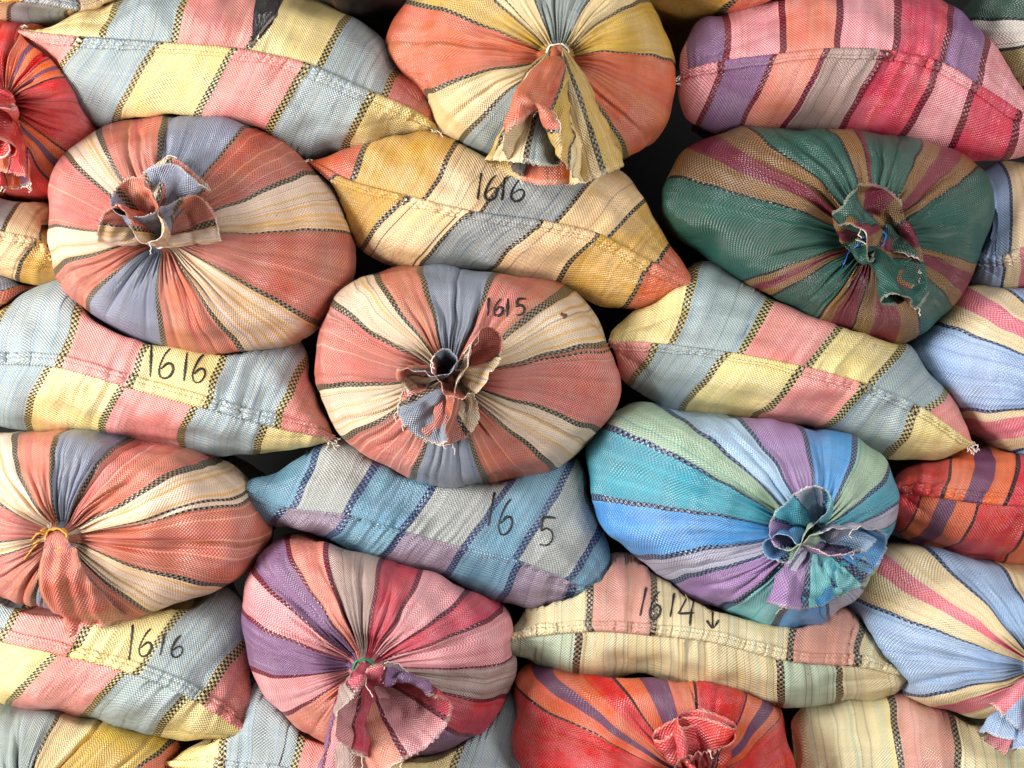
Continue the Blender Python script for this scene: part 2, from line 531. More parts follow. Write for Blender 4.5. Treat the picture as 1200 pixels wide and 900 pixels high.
def sewn_sack(key, seam, upper, lower, sU, sL, band='black', band_w=0.014, shU=0.05, shL=-0.06, depth=0.15, ym=0.0, back=0.62,
              hem='upper', hem_w=0.021, seed=1, ncol=210, **extra):
    rng = np.random.default_rng(seed)
    s = Sack(); s.kind = 'sewn'; s.key = key; s.rng = rng; s.extra = extra
    NS = 600
    sp = catmull(seam, NS); up = catmull(upper, NS); lo = catmull(lower, NS)
    # fraction along the ear-to-ear axis (mostly) so that the stripes run straight back from the seam
    ax_ = sp[-1] - sp[0]; ax_ = ax_ / (ax_ @ ax_)
    def reparam(poly, kk=0.8):
        f = (poly - sp[0]) @ ax_
        f = np.maximum.accumulate(f); f = (f - f[0]) / (f[-1] - f[0])
        f = kk * f + (1 - kk) * np.linspace(0, 1, NS)
        q_ = np.linspace(0, 1, NS)
        return np.stack([np.interp(q_, f, poly[:, c]) for c in range(2)], 1)
    sp, up, lo = reparam(sp), reparam(up), reparam(lo)
    # stripes are measured along the seam by photograph x -> fraction of the seam
    q = np.linspace(0, 1, NS)
    frac = lambda px: np.interp(px, sp[:, 0], q)
    W = float(np.sum(np.linalg.norm(np.diff(sp, axis=0), axis=1))) * S
    def seg(spec):
        out = []; a = 0.0
        for i, (code, end, bw) in enumerate(spec):
            e = 1.0 if end is None else float(frac(end))
            out.append((a, e, code, 0, bw)); a = e
        return expand(out, W, rng, band, band_w, lambda m, at: m / W)
    pu, pl = seg(sU), seg(sL)
    br = sorted(set([round(v, 6) for p in pu + pl for v in p[:2] if 0 < v < 1]))
    cols = sorted(set([round(v, 6) for v in np.linspace(0, 1, ncol)] + br))
    keep = [0.0]; brs = set(br)
    for c in cols[1:]:
        if c - keep[-1] < 0.0012 and c not in brs and c != 1.0: continue
        keep.append(c)
    a = np.array(keep); n = len(a)
    sx = np.interp(a, q, sp[:, 0]); sy = np.interp(a, q, sp[:, 1])
    ear = np.sin(math.pi * a) ** 0.55
    ear[0] = ear[-1] = 0.0
    yS = ym - depth * (0.30 + 0.70 * ear)          # seam line
    yO = ym - depth * 0.30 * (1 - ear ** 0.7)       # outline line
    seamP = np.stack([wx(sx, yS * 0 + ym), yS, wz(sy, ym)], 1)
    # undo the small parallax of the seam being nearer than the outline
    seamP[:, 0] = (sx - 600) * S * (D + yS) / D; seamP[:, 2] = ZC + (450 - sy) * S * (D + yS) / D
    def side(ol, sh):
        aa = np.clip(a + sh * np.sin(math.pi * a), 0, 1)
        px = np.interp(aa, q, ol[:, 0]); py = np.interp(aa, q, ol[:, 1])
        O = np.stack([(px - 600) * S * (D + yO) / D, yO, ZC + (450 - py) * S * (D + yO) / D], 1)
        return O
    OU, OL = side(up, shU), side(lo, shL)
    OU[0] = OL[0] = seamP[0]; OU[-1] = OL[-1] = seamP[-1]
    OU[0, 1] = OL[0, 1] = seamP[0, 1]; OU[-1, 1] = OL[-1, 1] = seamP[-1, 1]
    b = np.linspace(0, 1, 46) ** 1.12
    loopO = np.vstack([OU, OL[-2:0:-1]])
    loopS = np.vstack([seamP, seamP[-2:0:-1]])
    M = len(loopO)
    G = []
    for t in b:
        ph = t * math.pi / 2
        fz = 0.72 * math.sin(ph) + 0.28 * t
        fy = 0.86 * (1 - math.cos(ph)) + 0.14 * t
        P = loopS * 1.0
        P[:, 0] += (loopO[:, 0] - loopS[:, 0]) * fz
        P[:, 2] += (loopO[:, 2] - loopS[:, 2]) * fz
        P[:, 1] += (loopO[:, 1] - loopS[:, 1]) * fy
        G.append(P)
    # body behind: round section
    allO = loopO
    cx = (allO[:, 0].min() + allO[:, 0].max()) / 2
    axis = np.array([seamP[-1, 0] - seamP[0, 0], seamP[-1, 2] - seamP[0, 2]]); axis /= np.linalg.norm(axis)
    nrm = np.array([-axis[1], axis[0]])
    cxz = np.array([(seamP[0, 0] + seamP[-1, 0]) / 2, (seamP[0, 2] + seamP[-1, 2]) / 2])
    hw = np.linalg.norm(seamP[-1, [0, 2]] - seamP[0, [0, 2]]) / 2
    rel = allO[:, [0, 2]] - cxz
    al = rel @ axis; pe = rel @ nrm
    hu, hl = pe.max(), -pe.min()
    # circular section coordinates
    angU = math.pi * (1 - a)
    angL = math.pi * (1 - a)
    ex = np.r_[np.cos(angU), np.cos(angL)[-2:0:-1]] * hw * 0.84
    ez = np.r_[np.sin(angU) ** 1.7 * hu, (-np.sin(angL) ** 1.7 * hl)[-2:0:-1]] * 0.97
    E = np.zeros((M, 3)); c2 = cxz
    E[:, 0] = c2[0] + ex * axis[0] + ez * nrm[0]; E[:, 2] = c2[1] + ex * axis[1] + ez * nrm[1]
    for i, (yy, k, sc) in enumerate(((0.02, 0.04, 1), (0.045, 0.14, 1), (0.08, 0.3, 0.995), (0.12, 0.5, 0.985), (0.17, 0.72, 0.97), (0.24, 0.9, 0.95), (0.34, 1, 0.93), (back - 0.1, 1, 0.9), (back - 0.03, 1, 0.75), (back, 1, 0.5), (back + 0.012, 1, 0.02))):
        P = loopO * (1 - k) + E * k
        c = np.array([c2[0], 0, c2[1]])
        P = c + (P - c) * sc
        P[:, 1] = loopO[:, 1] * (1 - min(1, k * 1.3)) + (ym + yy) * min(1, k * 1.3) if k < 1 else ym + yy
        P[:, 1] = np.maximum(P[:, 1], loopO[:, 1] + yy * 0.5)
        G.append(P)
    s.G = np.array(G)
    midu = (a[:-1] + a[1:]) / 2
    def colours(pcs):
        A = np.zeros((n - 1, 3)); B = np.zeros((n - 1, 3)); q_ = np.full(n - 1, 0.0028)
        for (p0, p1, CA, CB, qq) in pcs:
            k = (midu >= p0) & (midu < p1)
            A[k] = lin(CA); B[k] = lin(CB); q_[k] = qq
        return A, B, q_
    tint = 1 + rng.normal(0, 0.022, 3) + rng.normal(0, 0.04)
    s.cu, s.cl = [(np.clip(c_[0] * tint, 0, 1), np.clip(c_[1] * tint, 0, 1), c_[2]) for c_ in (colours(pu), colours(pl))]
    s.colA = np.vstack([s.cu[0], s.cl[0][::-1]]); s.colB = np.vstack([s.cu[1], s.cl[1][::-1]]); s.pitch = np.r_[s.cu[2], s.cl[2][::-1]]
    ua = a * W
    s.u = np.r_[ua, 2 * W - ua[-2::-1]]
    s.a = a; s.n = n; s.W = W; s.hem = hem; s.hem_w = hem_w; s.ym = ym
    SACKS.append(s)
    return s

# ------------------------------------------------------------------ sacks press into the ones already placed
def coarse(s):
    R, M = s.G.shape[:2]
    ri = np.unique(np.r_[np.arange(0, R, 2), R - 1]); ci = np.arange(0, M, 3)
    return ri, ci

def bvh_of(G, sewn):
    R, M = G.shape[:2]
    Q = grid_quads(R, M, True)
    if sewn: Q = Q[:, ::-1]
    return BVHTree.FromPolygons([tuple(p) for p in G.reshape(-1, 3).tolist()], Q.tolist(), all_triangles=False, epsilon=0.0)

def settle(order):
    placed = []
    for s in order:
        ri, ci = coarse(s)
        C = s.G[np.ix_(ri, ci)].copy()
        base = C.copy()
        # every point gives way along its own stripe, towards the knot or the seam
        goal = np.broadcast_to(C[0][None], C.shape).copy()
        if s.kind == 'tied':
            goal[...] = C[0].mean(0)
        goal[..., 1] = C[..., 1]
        for it in range(2):
            for (b, lo, hi) in placed:
                m = np.all((C > lo) & (C < hi), axis=-1)
                if not m.any(): continue
                for r, c in zip(*np.nonzero(m)):
                    p = Vector(C[r, c])
                    hit = b.find_nearest(p, 0.25)
                    if hit[0] is None: continue
                    dist = (p - hit[0]).dot(hit[1])
                    if dist >= 0.002: continue
                    d = Vector(goal[r, c]) - p
                    ln = d.length
                    ok = False
                    if ln > 0.004:
                        d.normalize()
                        ex = b.ray_cast(p + d * 0.0005, d, ln)
                        if ex[0] is not None and ex[3] < min(0.16, ln * 0.9) and ex[3] < 4.0 * abs(dist) + 0.03:
                            C[r, c] = ex[0] + d * 0.003; ok = True
                    if not ok and abs(dist) < 0.09:
                        C[r, c] = hit[0] + hit[1] * 0.003
            C[..., 2] = np.maximum(C[..., 2], 0.003)
            if it == 0:
                dsp = C - base
                for _ in range(5):
                    av = (np.roll(dsp, 1, 1) + np.roll(dsp, -1, 1)) / 2
                    av[1:-1] = 0.5 * av[1:-1] + 0.25 * (dsp[2:] + dsp[:-2])
                    dsp = 0.4 * dsp + 0.6 * av
                C = base + dsp
        dsp = C - base
        for _ in range(2):
            av = (np.roll(dsp, 1, 1) + np.roll(dsp, -1, 1)) / 2
            av[1:-1] = 0.5 * av[1:-1] + 0.25 * (dsp[2:] + dsp[:-2])
            dsp = 0.5 * dsp + 0.5 * av
        C = base + dsp
        disp = C - base
        # back to the fine grid
        R, M = s.G.shape[:2]
        tmp = np.empty((len(ri), M, 3)); cx = np.r_[ci, M]
        for k in range(3):
            ext = np.concatenate([disp[..., k], disp[:, :1, k]], 1)
            for r in range(len(ri)):
                tmp[r, :, k] = np.interp(np.arange(M), cx, ext[r])
        full = np.empty((R, M, 3))
        for k in range(3):
            for c in range(M):
                full[:, c, k] = np.interp(np.arange(R), ri, tmp[:, c, k])
        s.G = s.G + full
        C2 = s.G[np.ix_(ri, ci)]
        placed.append((bvh_of(C2, s.kind == 'sewn'), C2.reshape(-1, 3).min(0), C2.reshape(-1, 3).max(0)))

# ------------------------------------------------------------------ surface detail
def detail(s):
    G = s.G; R, M = G.shape[:2]; rng = s.rng
    Nn = grid_normals(G) * (1 if s.kind == 'sewn' else -1)
    tng = np.roll(G, -1, 1) - np.roll(G, 1, 1)
    tng /= np.maximum(np.linalg.norm(tng, axis=-1, keepdims=True), 1e-9)
    wob = 0.0030 * lumps(G, rng, 0.20, 6) + 0.0014 * lumps(G, rng, 0.07, 6)
    if s.kind == 'tied': wob = wob * smooth(0.08, 0.45, s.rho)[:, None]
    else:
        ee = np.r_[s.a, s.a[-2:0:-1]]
        wob = wob * (smooth(0, 0.12, ee) * smooth(0, 0.12, 1 - ee))[None, :] * smooth(0, 4, np.arange(R))[:, None]
    G = G + tng * wob[..., None]
    h = 0.0058 * lumps(G, rng, 0.19) + 0.0024 * lumps(G, rng, 0.075)
    if s.kind == 'tied':
        rho = s.rho[:, None]; th = s.cols[None, :]
        face = smooth(0.0, 0.06, rho) * (1 - smooth(0.95, 1.15, rho))
        hp = np.zeros((R, M))
        for i in range(58):
            c = rng.uniform(0, 2 * math.pi); w = rng.uniform(0.018, 0.07); Lg = rng.uniform(0.4, 1.35); A = (0.0025 + 0.0165 * rng.random() ** 1.7) * s.pleat
            drift = rng.normal(0, 0.12)
            dlt = (th - c - drift * rho + math.pi) % (2 * math.pi) - math.pi
            env = smooth(0.015, 0.10, rho) * (1 - smooth(Lg * 0.45, Lg, rho)) * np.minimum(1.0, 0.35 + rho * 2.2)
            hp -= A * env * (np.exp(-np.abs(dlt) / w) - 0.5 * np.exp(-(dlt / (2.6 * w)) ** 2))
        for k, amp, ext in ((19, 0.0045, 0.34), (31, 0.0030, 0.5), (47, 0.0016, 0.72)):
            phs = rng.uniform(0, 6.28) + wave1(th * 1.0, rng, 2.2, 5) * 1.1
            env = smooth(0.01, 0.08, rho) * (1 - smooth(ext * 0.25, ext, rho))
            w_ = np.sin(k * th + phs)
            hp += amp * s.pleat * env * (np.abs(w_) * 2 - 1) * (0.6 + 0.4 * np.sin(3 * th + k))
        h = h * smooth(0.02, 0.2, rho) + hp
    else:
        seg = np.linalg.norm(np.diff(G, axis=0), axis=-1)
        v = np.vstack([np.zeros((1, M)), np.cumsum(seg, 0)])
        uu = s.u[:M][None, :]
        g1 = wave1(uu + 0 * v, rng, 0.020, 9); g2 = wave1(uu + 0 * v, rng, 0.05, 7)
        h = h * smooth(0, 0.05, v)
        mk = np.clip(0.35 + 0.8 * wave1(uu + 0 * v, rng, 0.30, 5), 0, 1.4)
        h += mk * (0.0015 * g1 * np.exp(-v / 0.03) + 0.0030 * g2 * np.exp(-v / 0.06))
        # slack folds running in from the two corners
        a = np.r_[s.a, s.a[-2:0:-1]][None, :]
        for i in range(7):
            end = 0 if rng.random() < 0.5 else 1
            d = np.abs(a - end); ang = v / np.maximum(d * s.W, 1e-3); c = rng.uniform(0.15, 0.9)
            h -= rng.uniform(0.001, 0.0035) * np.exp(-np.abs(ang - c) / 0.10) * smooth(0.03, 0.09, d) * (1 - smooth(0.16, 0.34, d))
        h[0] = 0
    s.G = G + Nn * h[..., None]
    seg = np.linalg.norm(np.diff(s.G, axis=0), axis=-1)
    s.v = np.vstack([np.zeros((1, M)), np.cumsum(seg, 0)])
    if s.kind == 'tied':
        s.v = np.repeat(s.v.mean(1, keepdims=True), M, 1) * 0.6 + s.v * 0.4

def build_body(s, root, base):
    G = s.G; R, M = G.shape[:2]
    Q = grid_quads(R, M, True)
    u1 = s.u[:M]; u2 = s.u[1:M + 1]
    uv = np.empty((R - 1, M, 4, 2))
    uv[:, :, 0, 0] = u1; uv[:, :, 1, 0] = u1; uv[:, :, 2, 0] = u2; uv[:, :, 3, 0] = u2
    vn = np.roll(s.v, -1, 1)
    uv[:, :, 0, 1] = s.v[:-1]; uv[:, :, 1, 1] = s.v[1:]; uv[:, :, 2, 1] = vn[1:]; uv[:, :, 3, 1] = vn[:-1]
    rep = lambda x: np.broadcast_to(x[None], (R - 1,) + x.shape).reshape((-1,) + x.shape[1:])
    me = raw_mesh('body', G.reshape(-1, 3) - base, Q, FAB, uv.reshape(-1, 2), rep(s.colA), rep(s.colB), rep(s.pitch))
    s.body = child('body', me, root)
    s.bvh = bvh_of(G, s.kind == 'sewn')

# ------------------------------------------------------------------ gathered mouths: small cloth relaxation
def collar(s, root, base, length=0.12, circ=0.85, axis=(0, -1, -0.3), grav=(0, 3.0, -6.0), stiff=0.25, lobes=5, seed=3, steps=110, flare=0.5, rows=13, chaos=2.2, twist=0.7, squash=1.0, focus=None, ruf=1.0, crush=260.0, crush_steps=40, crumple=1.0, tongue=None):
    rng = np.random.default_rng(seed)
    Nc, R = 96, rows
    dl = length / (R - 1)
    K = s.G[0].mean(0)
    d0 = np.array(axis, float); d0 /= np.linalg.norm(d0)
    front = np.array([0, -1.0, 0])
    th = np.linspace(0, 2 * math.pi, Nc, endpoint=False)
    P = np.zeros((R, Nc, 3)); c = K.copy()
    rr = 0.016
    w = sum(rng.uniform(0.5, 1) * np.cos(k * th + rng.uniform(0, 6.28)) for k in (lobes - 1, lobes, lobes + 2)) / 1.6 * ruf
    w2 = sum(rng.uniform(0.5, 1) * np.cos(k * th + rng.uniform(0, 6.28)) for k in (lobes, lobes + 1, lobes + 3)) / 1.6 * ruf
    for j in range(R):
        t = smooth(0, 0.45, j / (R - 1))
        dj = front * (1 - t) + d0 * t; dj /= np.linalg.norm(dj)
        e1 = np.cross(dj, [0, 0, 1.0]); 
        if np.linalg.norm(e1) < 0.2: e1 = np.array([1.0, 0, 0])
        e1 = np.array([1.0, 0, 0]) - dj * dj[0]; e1 /= np.linalg.norm(e1)
        e2 = np.cross(dj, e1)
        if e2[2] < 0 or (abs(e2[2]) < 1e-3 and e2[1] < 0): e2 = -e2
        if j: c = c + dj * dl * (0.85 if j > 1 else 1.0)
        rj = rr * (0.85 if j == 1 else 1) + max(0, j - 1) * dl * flare
        amp = max(0, j - 1) * dl * 0.55
        P[j] = c + (e1[None] * np.cos(th)[:, None] + e2[None] * np.sin(th)[:, None] * (1 - (1 - squash) * min(1, j / 3))) * (rj * (1 + 0.45 * w * min(1, j / 4)))[:, None] + dj[None] * (amp * w2)[:, None]
    P[0] = K + (np.stack([np.cos(th), 0 * th, np.sin(th)], 1)) * rr
    P = P  # the gathered mouth is twisted a little at the tie
    P += rng.normal(0, 0.0008, P.shape) * (np.arange(R)[:, None, None] > 1)
    X = P.reshape(-1, 3).copy(); prev = X.copy()
    idx = np.arange(R * Nc).reshape(R, Nc)
    inv = np.ones(R * Nc); inv[idx[:2].ravel()] = 0
    he = np.interp(np.arange(R), [0, 1, 3.5, R - 1], [2 * math.pi * rr / Nc, 2 * math.pi * rr / Nc, circ * 0.5 / Nc, circ / Nc])
    cons = []
    def add(a, b, rest, k, cls=0):
        cons.append((a.ravel(), b.ravel(), np.broadcast_to(rest, a.shape).ravel().copy(), k, cls))
    nx = np.roll(idx, -1, 1); n2 = np.roll(idx, -2, 1)
    for p in (0, 1): add(idx[:, p::2], nx[:, p::2], he[:, None], 1.0)
    for p in (0, 1): add(idx[p:-1:2], idx[p + 1::2][:len(idx[p:-1:2])], dl, 1.0)
    hm = (he[:-1] + he[1:])[:, None] / 2
    for p in (0, 1):
        add(idx[p:-1:2], nx[p + 1::2][:len(idx[p:-1:2])], np.sqrt(hm[p::2] ** 2 + dl ** 2), 0.35)
        add(nx[p:-1:2], idx[p + 1::2][:len(idx[p:-1:2])], np.sqrt(hm[p::2] ** 2 + dl ** 2), 0.35)
    for st in (2, 4):
        ns = np.roll(idx, -st, 1)
        for p in range(2 * st):
            sel = [i for i in range(Nc) if (i % (2 * st)) == p]
            add(idx[2:, sel], ns[2:, sel], (he[2:] * st)[:, None], stiff * {2: 1, 4: 0.6}[st], 1)
    for p in range(4):
        rws = [i for i in range(R - 2) if i % 4 == p]
        if rws: add(idx[rws], idx[[i + 2 for i in rws]], 2 * dl, stiff * 0.8, 1)
    g = np.zeros((R, Nc, 3)) + np.array(grav)
    for k in (1, 2, 3, 5):
        g += (np.cos(k * th + rng.uniform(0, 6.28))[None, :, None] * rng.normal(0, 1, 3)[None, None] * chaos)
    g = g.reshape(-1, 3)
    dt = 1 / 60
    kx, kz = s.knot[0], s.knot[2]
    def collide(X):
        t = np.arctan2(X[:, 2] - kz, X[:, 0] - kx); r = np.hypot(X[:, 2] - kz, X[:, 0] - kx)
        q = np.clip((r - s.r0) / (s.rf(t) - s.r0), 0, 1.0)
        ys = s.ym - (s.bulge * (1 - q ** s.n) ** (1 / s.n) - s.dimple * np.exp(-(q / 0.2) ** 2)) - 0.007 - 0.010 * smooth(0.05, 0.25, q)
        m = (X[:, 1] > ys) & (inv > 0) & (q < 0.985)
        X[m, 1] = ys[m]
    ii = np.arange(R * Nc)
    near = (np.abs(ii[:, None] // Nc - ii[None] // Nc) <= 2)
    dcol = np.abs(ii[:, None] % Nc - ii[None] % Nc); dcol = np.minimum(dcol, Nc - dcol)
    near &= dcol <= 3
    cen = K + front * length * 0.25 + d0 * length * 0.45
    for stp in range(steps):
        vel = (X - prev) * 0.93
        ff = g
        if 12 < stp < 12 + crush_steps:
            ff = g + (cen - X) * crush * (1 + 0.6 * np.sin(stp * 0.7 + 9 * np.arange(len(X)) / len(X)))[:, None]
        prev = X.copy()
        X = X + (vel + ff * dt * dt) * inv[:, None]
        for it in range(7):
            for (a, b, rest, k, cls) in cons:
                if cls and it % 2: continue
                d = X[b] - X[a]; ln = np.sqrt((d * d).sum(1)) + 1e-9
                wsum = inv[a] + inv[b] + 1e-9
                if cls: corr = np.where(ln < rest, (ln - rest), 0) * k / ln / wsum
                else: corr = (ln - rest) * k / ln / wsum
                X[a] += d * (corr * inv[a])[:, None]; X[b] -= d * (corr * inv[b])[:, None]
        collide(X)
        if stp % 4 == 3:
            d2 = ((X * X).sum(1)[:, None] + (X * X).sum(1)[None] - 2 * X @ X.T)
            m = (d2 < 0.0065 ** 2) & ~near
            a, b = np.nonzero(m)
            k = a < b; a, b = a[k], b[k]
            if len(a):
                d = X[b] - X[a]; ln = np.sqrt((d * d).sum(1)) + 1e-6
                push = d * ((0.0065 - ln) / ln * 0.4)[:, None]
                np.add.at(X, b, push * inv[b][:, None]); np.add.at(X, a, -push * inv[a][:, None])
    P = X.reshape(R, Nc, 3)
    if tongue:
        # a flattened mouth hanging straight down the face of the sack
        half0, half1, lean, skew = tongue
        t_ = np.linspace(0, 1, R)
        for j in range(2, R):
            f = t_[j]
            hw_ = half0 + (half1 - half0) * f ** 0.8
            xx = K[0] + lean * f + hw_ * np.cos(th)
            zz = K[2] - length * f * (1 - skew * np.cos(th)) + 0.004
            tt = np.arctan2(zz - kz, xx - kx); rr_ = np.hypot(zz - kz, xx - kx)
            q = np.clip((rr_ - s.r0) / (s.rf(tt) - s.r0), 0, 0.97)
            ys = s.ym - (s.bulge * (1 - q ** s.n) ** (1 / s.n) - s.dimple * np.exp(-(q / 0.2) ** 2))
            fold = 0.007 * np.sin(xx * 95 + 1.3) * f + 0.004 * np.sin(xx * 210 + 4 * f)
            lift = 0.020 * math.sin(math.pi * min(1, f * 1.6)) * (f < 0.65) + 0.010
            P[j] = np.stack([xx, ys - lift - (0.012 + 0.01 * f) * (1 + np.sin(th)) * 0.6 - fold * (0.6 + 0.4 * np.sin(th)), zz], 1)
        P[1] = 0.5 * (P[0] + P[2]); P[1][:, 1] = K[1] - 0.012
        if s.key == 'black': P[2:, :, 1] = np.minimum(P[2:, :, 1], K[1] - 0.02 - 0.012 * (1 + np.sin(th))[None])
    # to the sack's own stripe columns, and finer rows
    cols = (s.cols + twist) % (2 * math.pi)
    if focus:
        fc, fw, span = [math.radians(v_) for v_ in focus]      # stripe centre, stripe width, share of the ring it takes at the front
        dd = (s.cols - fc + math.pi) % (2 * math.pi) - math.pi
        cols = (math.pi / 2 + np.interp(dd, [-math.pi, -fw / 2, fw / 2, math.pi], [-math.pi, -span / 2, span / 2, math.pi])) % (2 * math.pi)
    t3 = np.r_[th - 2 * math.pi, th, th + 2 * math.pi]
    M = len(cols)
    def cub(y, x, q):
        h = x[1] - x[0]; f = (q - x[0]) / h; i = np.clip(np.floor(f).astype(int), 1, len(x) - 3); t = (f - i)[:, None]
        a, b, c_, d = y[i - 1], y[i], y[i + 1], y[i + 2]
        return 0.5 * (2 * b + (c_ - a) * t + (2 * a - 5 * b + 4 * c_ - d) * t * t + (3 * b - a - 3 * c_ + d) * t ** 3)
    Pc = np.stack([cub(np.vstack([P[j]] * 3), t3, cols) for j in range(R)])
    RF = 27
    rq = np.linspace(0, R - 1, RF)
    Pp = np.concatenate([2 * Pc[:1] - Pc[1:2], Pc, 2 * Pc[-1:] - Pc[-2:-1]])
    xq = np.arange(-1, R + 1).astype(float)
    out = cub(Pp.reshape(R + 2, -1), xq, rq).reshape(RF, M, 3)
    # small creases pressed into the cloth
    nn_ = grid_normals(out)
    rest_ = np.stack([np.broadcast_to(np.cos(s.cols) * circ / 6.28, (RF, M)), np.broadcast_to(np.sin(s.cols) * circ / 6.28, (RF, M)), np.broadcast_to(np.linspace(0, length, RF)[:, None], (RF, M))], -1)
    cr_ = (1 - 2 * np.abs(np.sin(1.5 * lumps(rest_, rng, 0.085, 8)))) * 0.0030 + 0.0012 * lumps(rest_, rng, 0.03, 8)
    out = out + nn_ * (cr_ * crumple * smooth(0.1, 0.35, np.linspace(0, 1, RF))[:, None])[..., None]
    # ragged cut edge
    hemv = rng.normal(0, 0.0012, M)
    dirv = out[-1] - out[-2]; dirv /= np.maximum(np.linalg.norm(dirv, axis=1, keepdims=True), 1e-9)
    out[-1] += dirv * hemv[:, None]
    v = np.repeat(-np.linspace(0, length, RF)[:, None], M, 1)
    Q = grid_quads(RF, M, True)
    u1 = s.u[:M]; u2 = s.u[1:M + 1]
    uv = np.empty((RF - 1, M, 4, 2))
    uv[:, :, 0, 0] = u1; uv[:, :, 1, 0] = u1; uv[:, :, 2, 0] = u2; uv[:, :, 3, 0] = u2
    uv[:, :, 0, 1] = v[:-1]; uv[:, :, 1, 1] = v[1:]; uv[:, :, 2, 1] = v[1:]; uv[:, :, 3, 1] = v[:-1]
    rep = lambda x: np.broadcast_to(x[None], (RF - 1,) + x.shape).reshape((-1,) + x.shape[1:]).copy()
    A, B = rep(s.colA).reshape(RF - 1, M, 3), rep(s.colB).reshape(RF - 1, M, 3)
    fray = np.array(lin((220, 200, 180)))
    A[-1] = A[-1] * 0.75 + fray * 0.25; B[-1] = B[-1] * 0.75 + fray * 0.25
    me = raw_mesh('mouth_ruffle', out.reshape(-1, 3) - base, Q, FAB, uv.reshape(-1, 2), A.reshape(-1, 3), B.reshape(-1, 3), rep(s.pitch))
    o = child('mouth_ruffle', me, root)
    md = o.modifiers.new('thickness', 'SOLIDIFY'); md.thickness = 0.0009; md.offset = 0
    s.ruffle = out
    # frayed hem threads
    for q in range(extra_threads(s)):
        j = Joined()
        i0 = rng.integers(0, M); k = int(rng.integers(6, 26))
        ids = (i0 + np.arange(k)) % M
        pth = out[-1][ids] + dirv[ids] * (rng.uniform(-0.003, 0.001)) + rng.normal(0, 0.0004, (k, 3)) + np.array([0, -0.0014, 0])
        tail = np.cumsum(rng.normal(0, 0.0022, (7, 3)) + np.array([0, -0.0008, -0.0022]), 0) + pth[-1]
        j.add(*tube(np.vstack([pth, tail]), 0.0008, 5))
        child('loose_thread', j.mesh('loose_thread', THREAD_W, base), o)
    return o

def extra_threads(s):
    return s.extra.get('threads', 4)

def tie(s, root, base, mat, ends=2):
    rng = s.rng
    K = s.G[0].mean(0)
    j = Joined()
    t = np.linspace(0, 2 * math.pi * 3.2, 150)
    r = 0.0178 + 0.0012 * np.sin(3 * t) + 0.001 * np.sin(7.3 * t)
    pts = np.stack([K[0] + r * np.cos(t), K[1] + 0.005 - 0.0042 * t / 6.28 + 0.0015 * np.sin(2 * t + 1), K[2] + r * np.sin(t)], 1)
    j.add(*tube(pts, 0.0019, 6))
    for e in range(ends):
        a = s.extra.get('tie_ang', 2.9) + rng.normal(0, 0.35)
        q = np.linspace(0, 1, 16)
        L = rng.uniform(0.03, 0.055)
        p = np.stack([K[0] + (0.02 + L * q) * np.cos(a + 0.5 * q * rng.normal()), K[1] - 0.012 - 0.012 * np.sin(q * 3), K[2] + (0.02 + L * q) * np.sin(a + 0.5 * q) - 0.008 * q * q], 1)
        for i in range(16):
            h = s.bvh.ray_cast(Vector((p[i, 0], -2, p[i, 2])), Vector((0, 1, 0)))
            if h[0] is not None: p[i, 1] = min(p[i, 1], h[0].y - 0.003) if q[i] < 0.4 else h[0].y - 0.003
        j.add(*tube(p, 0.0016, 5))
    child('tie_string', j.mesh('tie_string', mat, base), root)

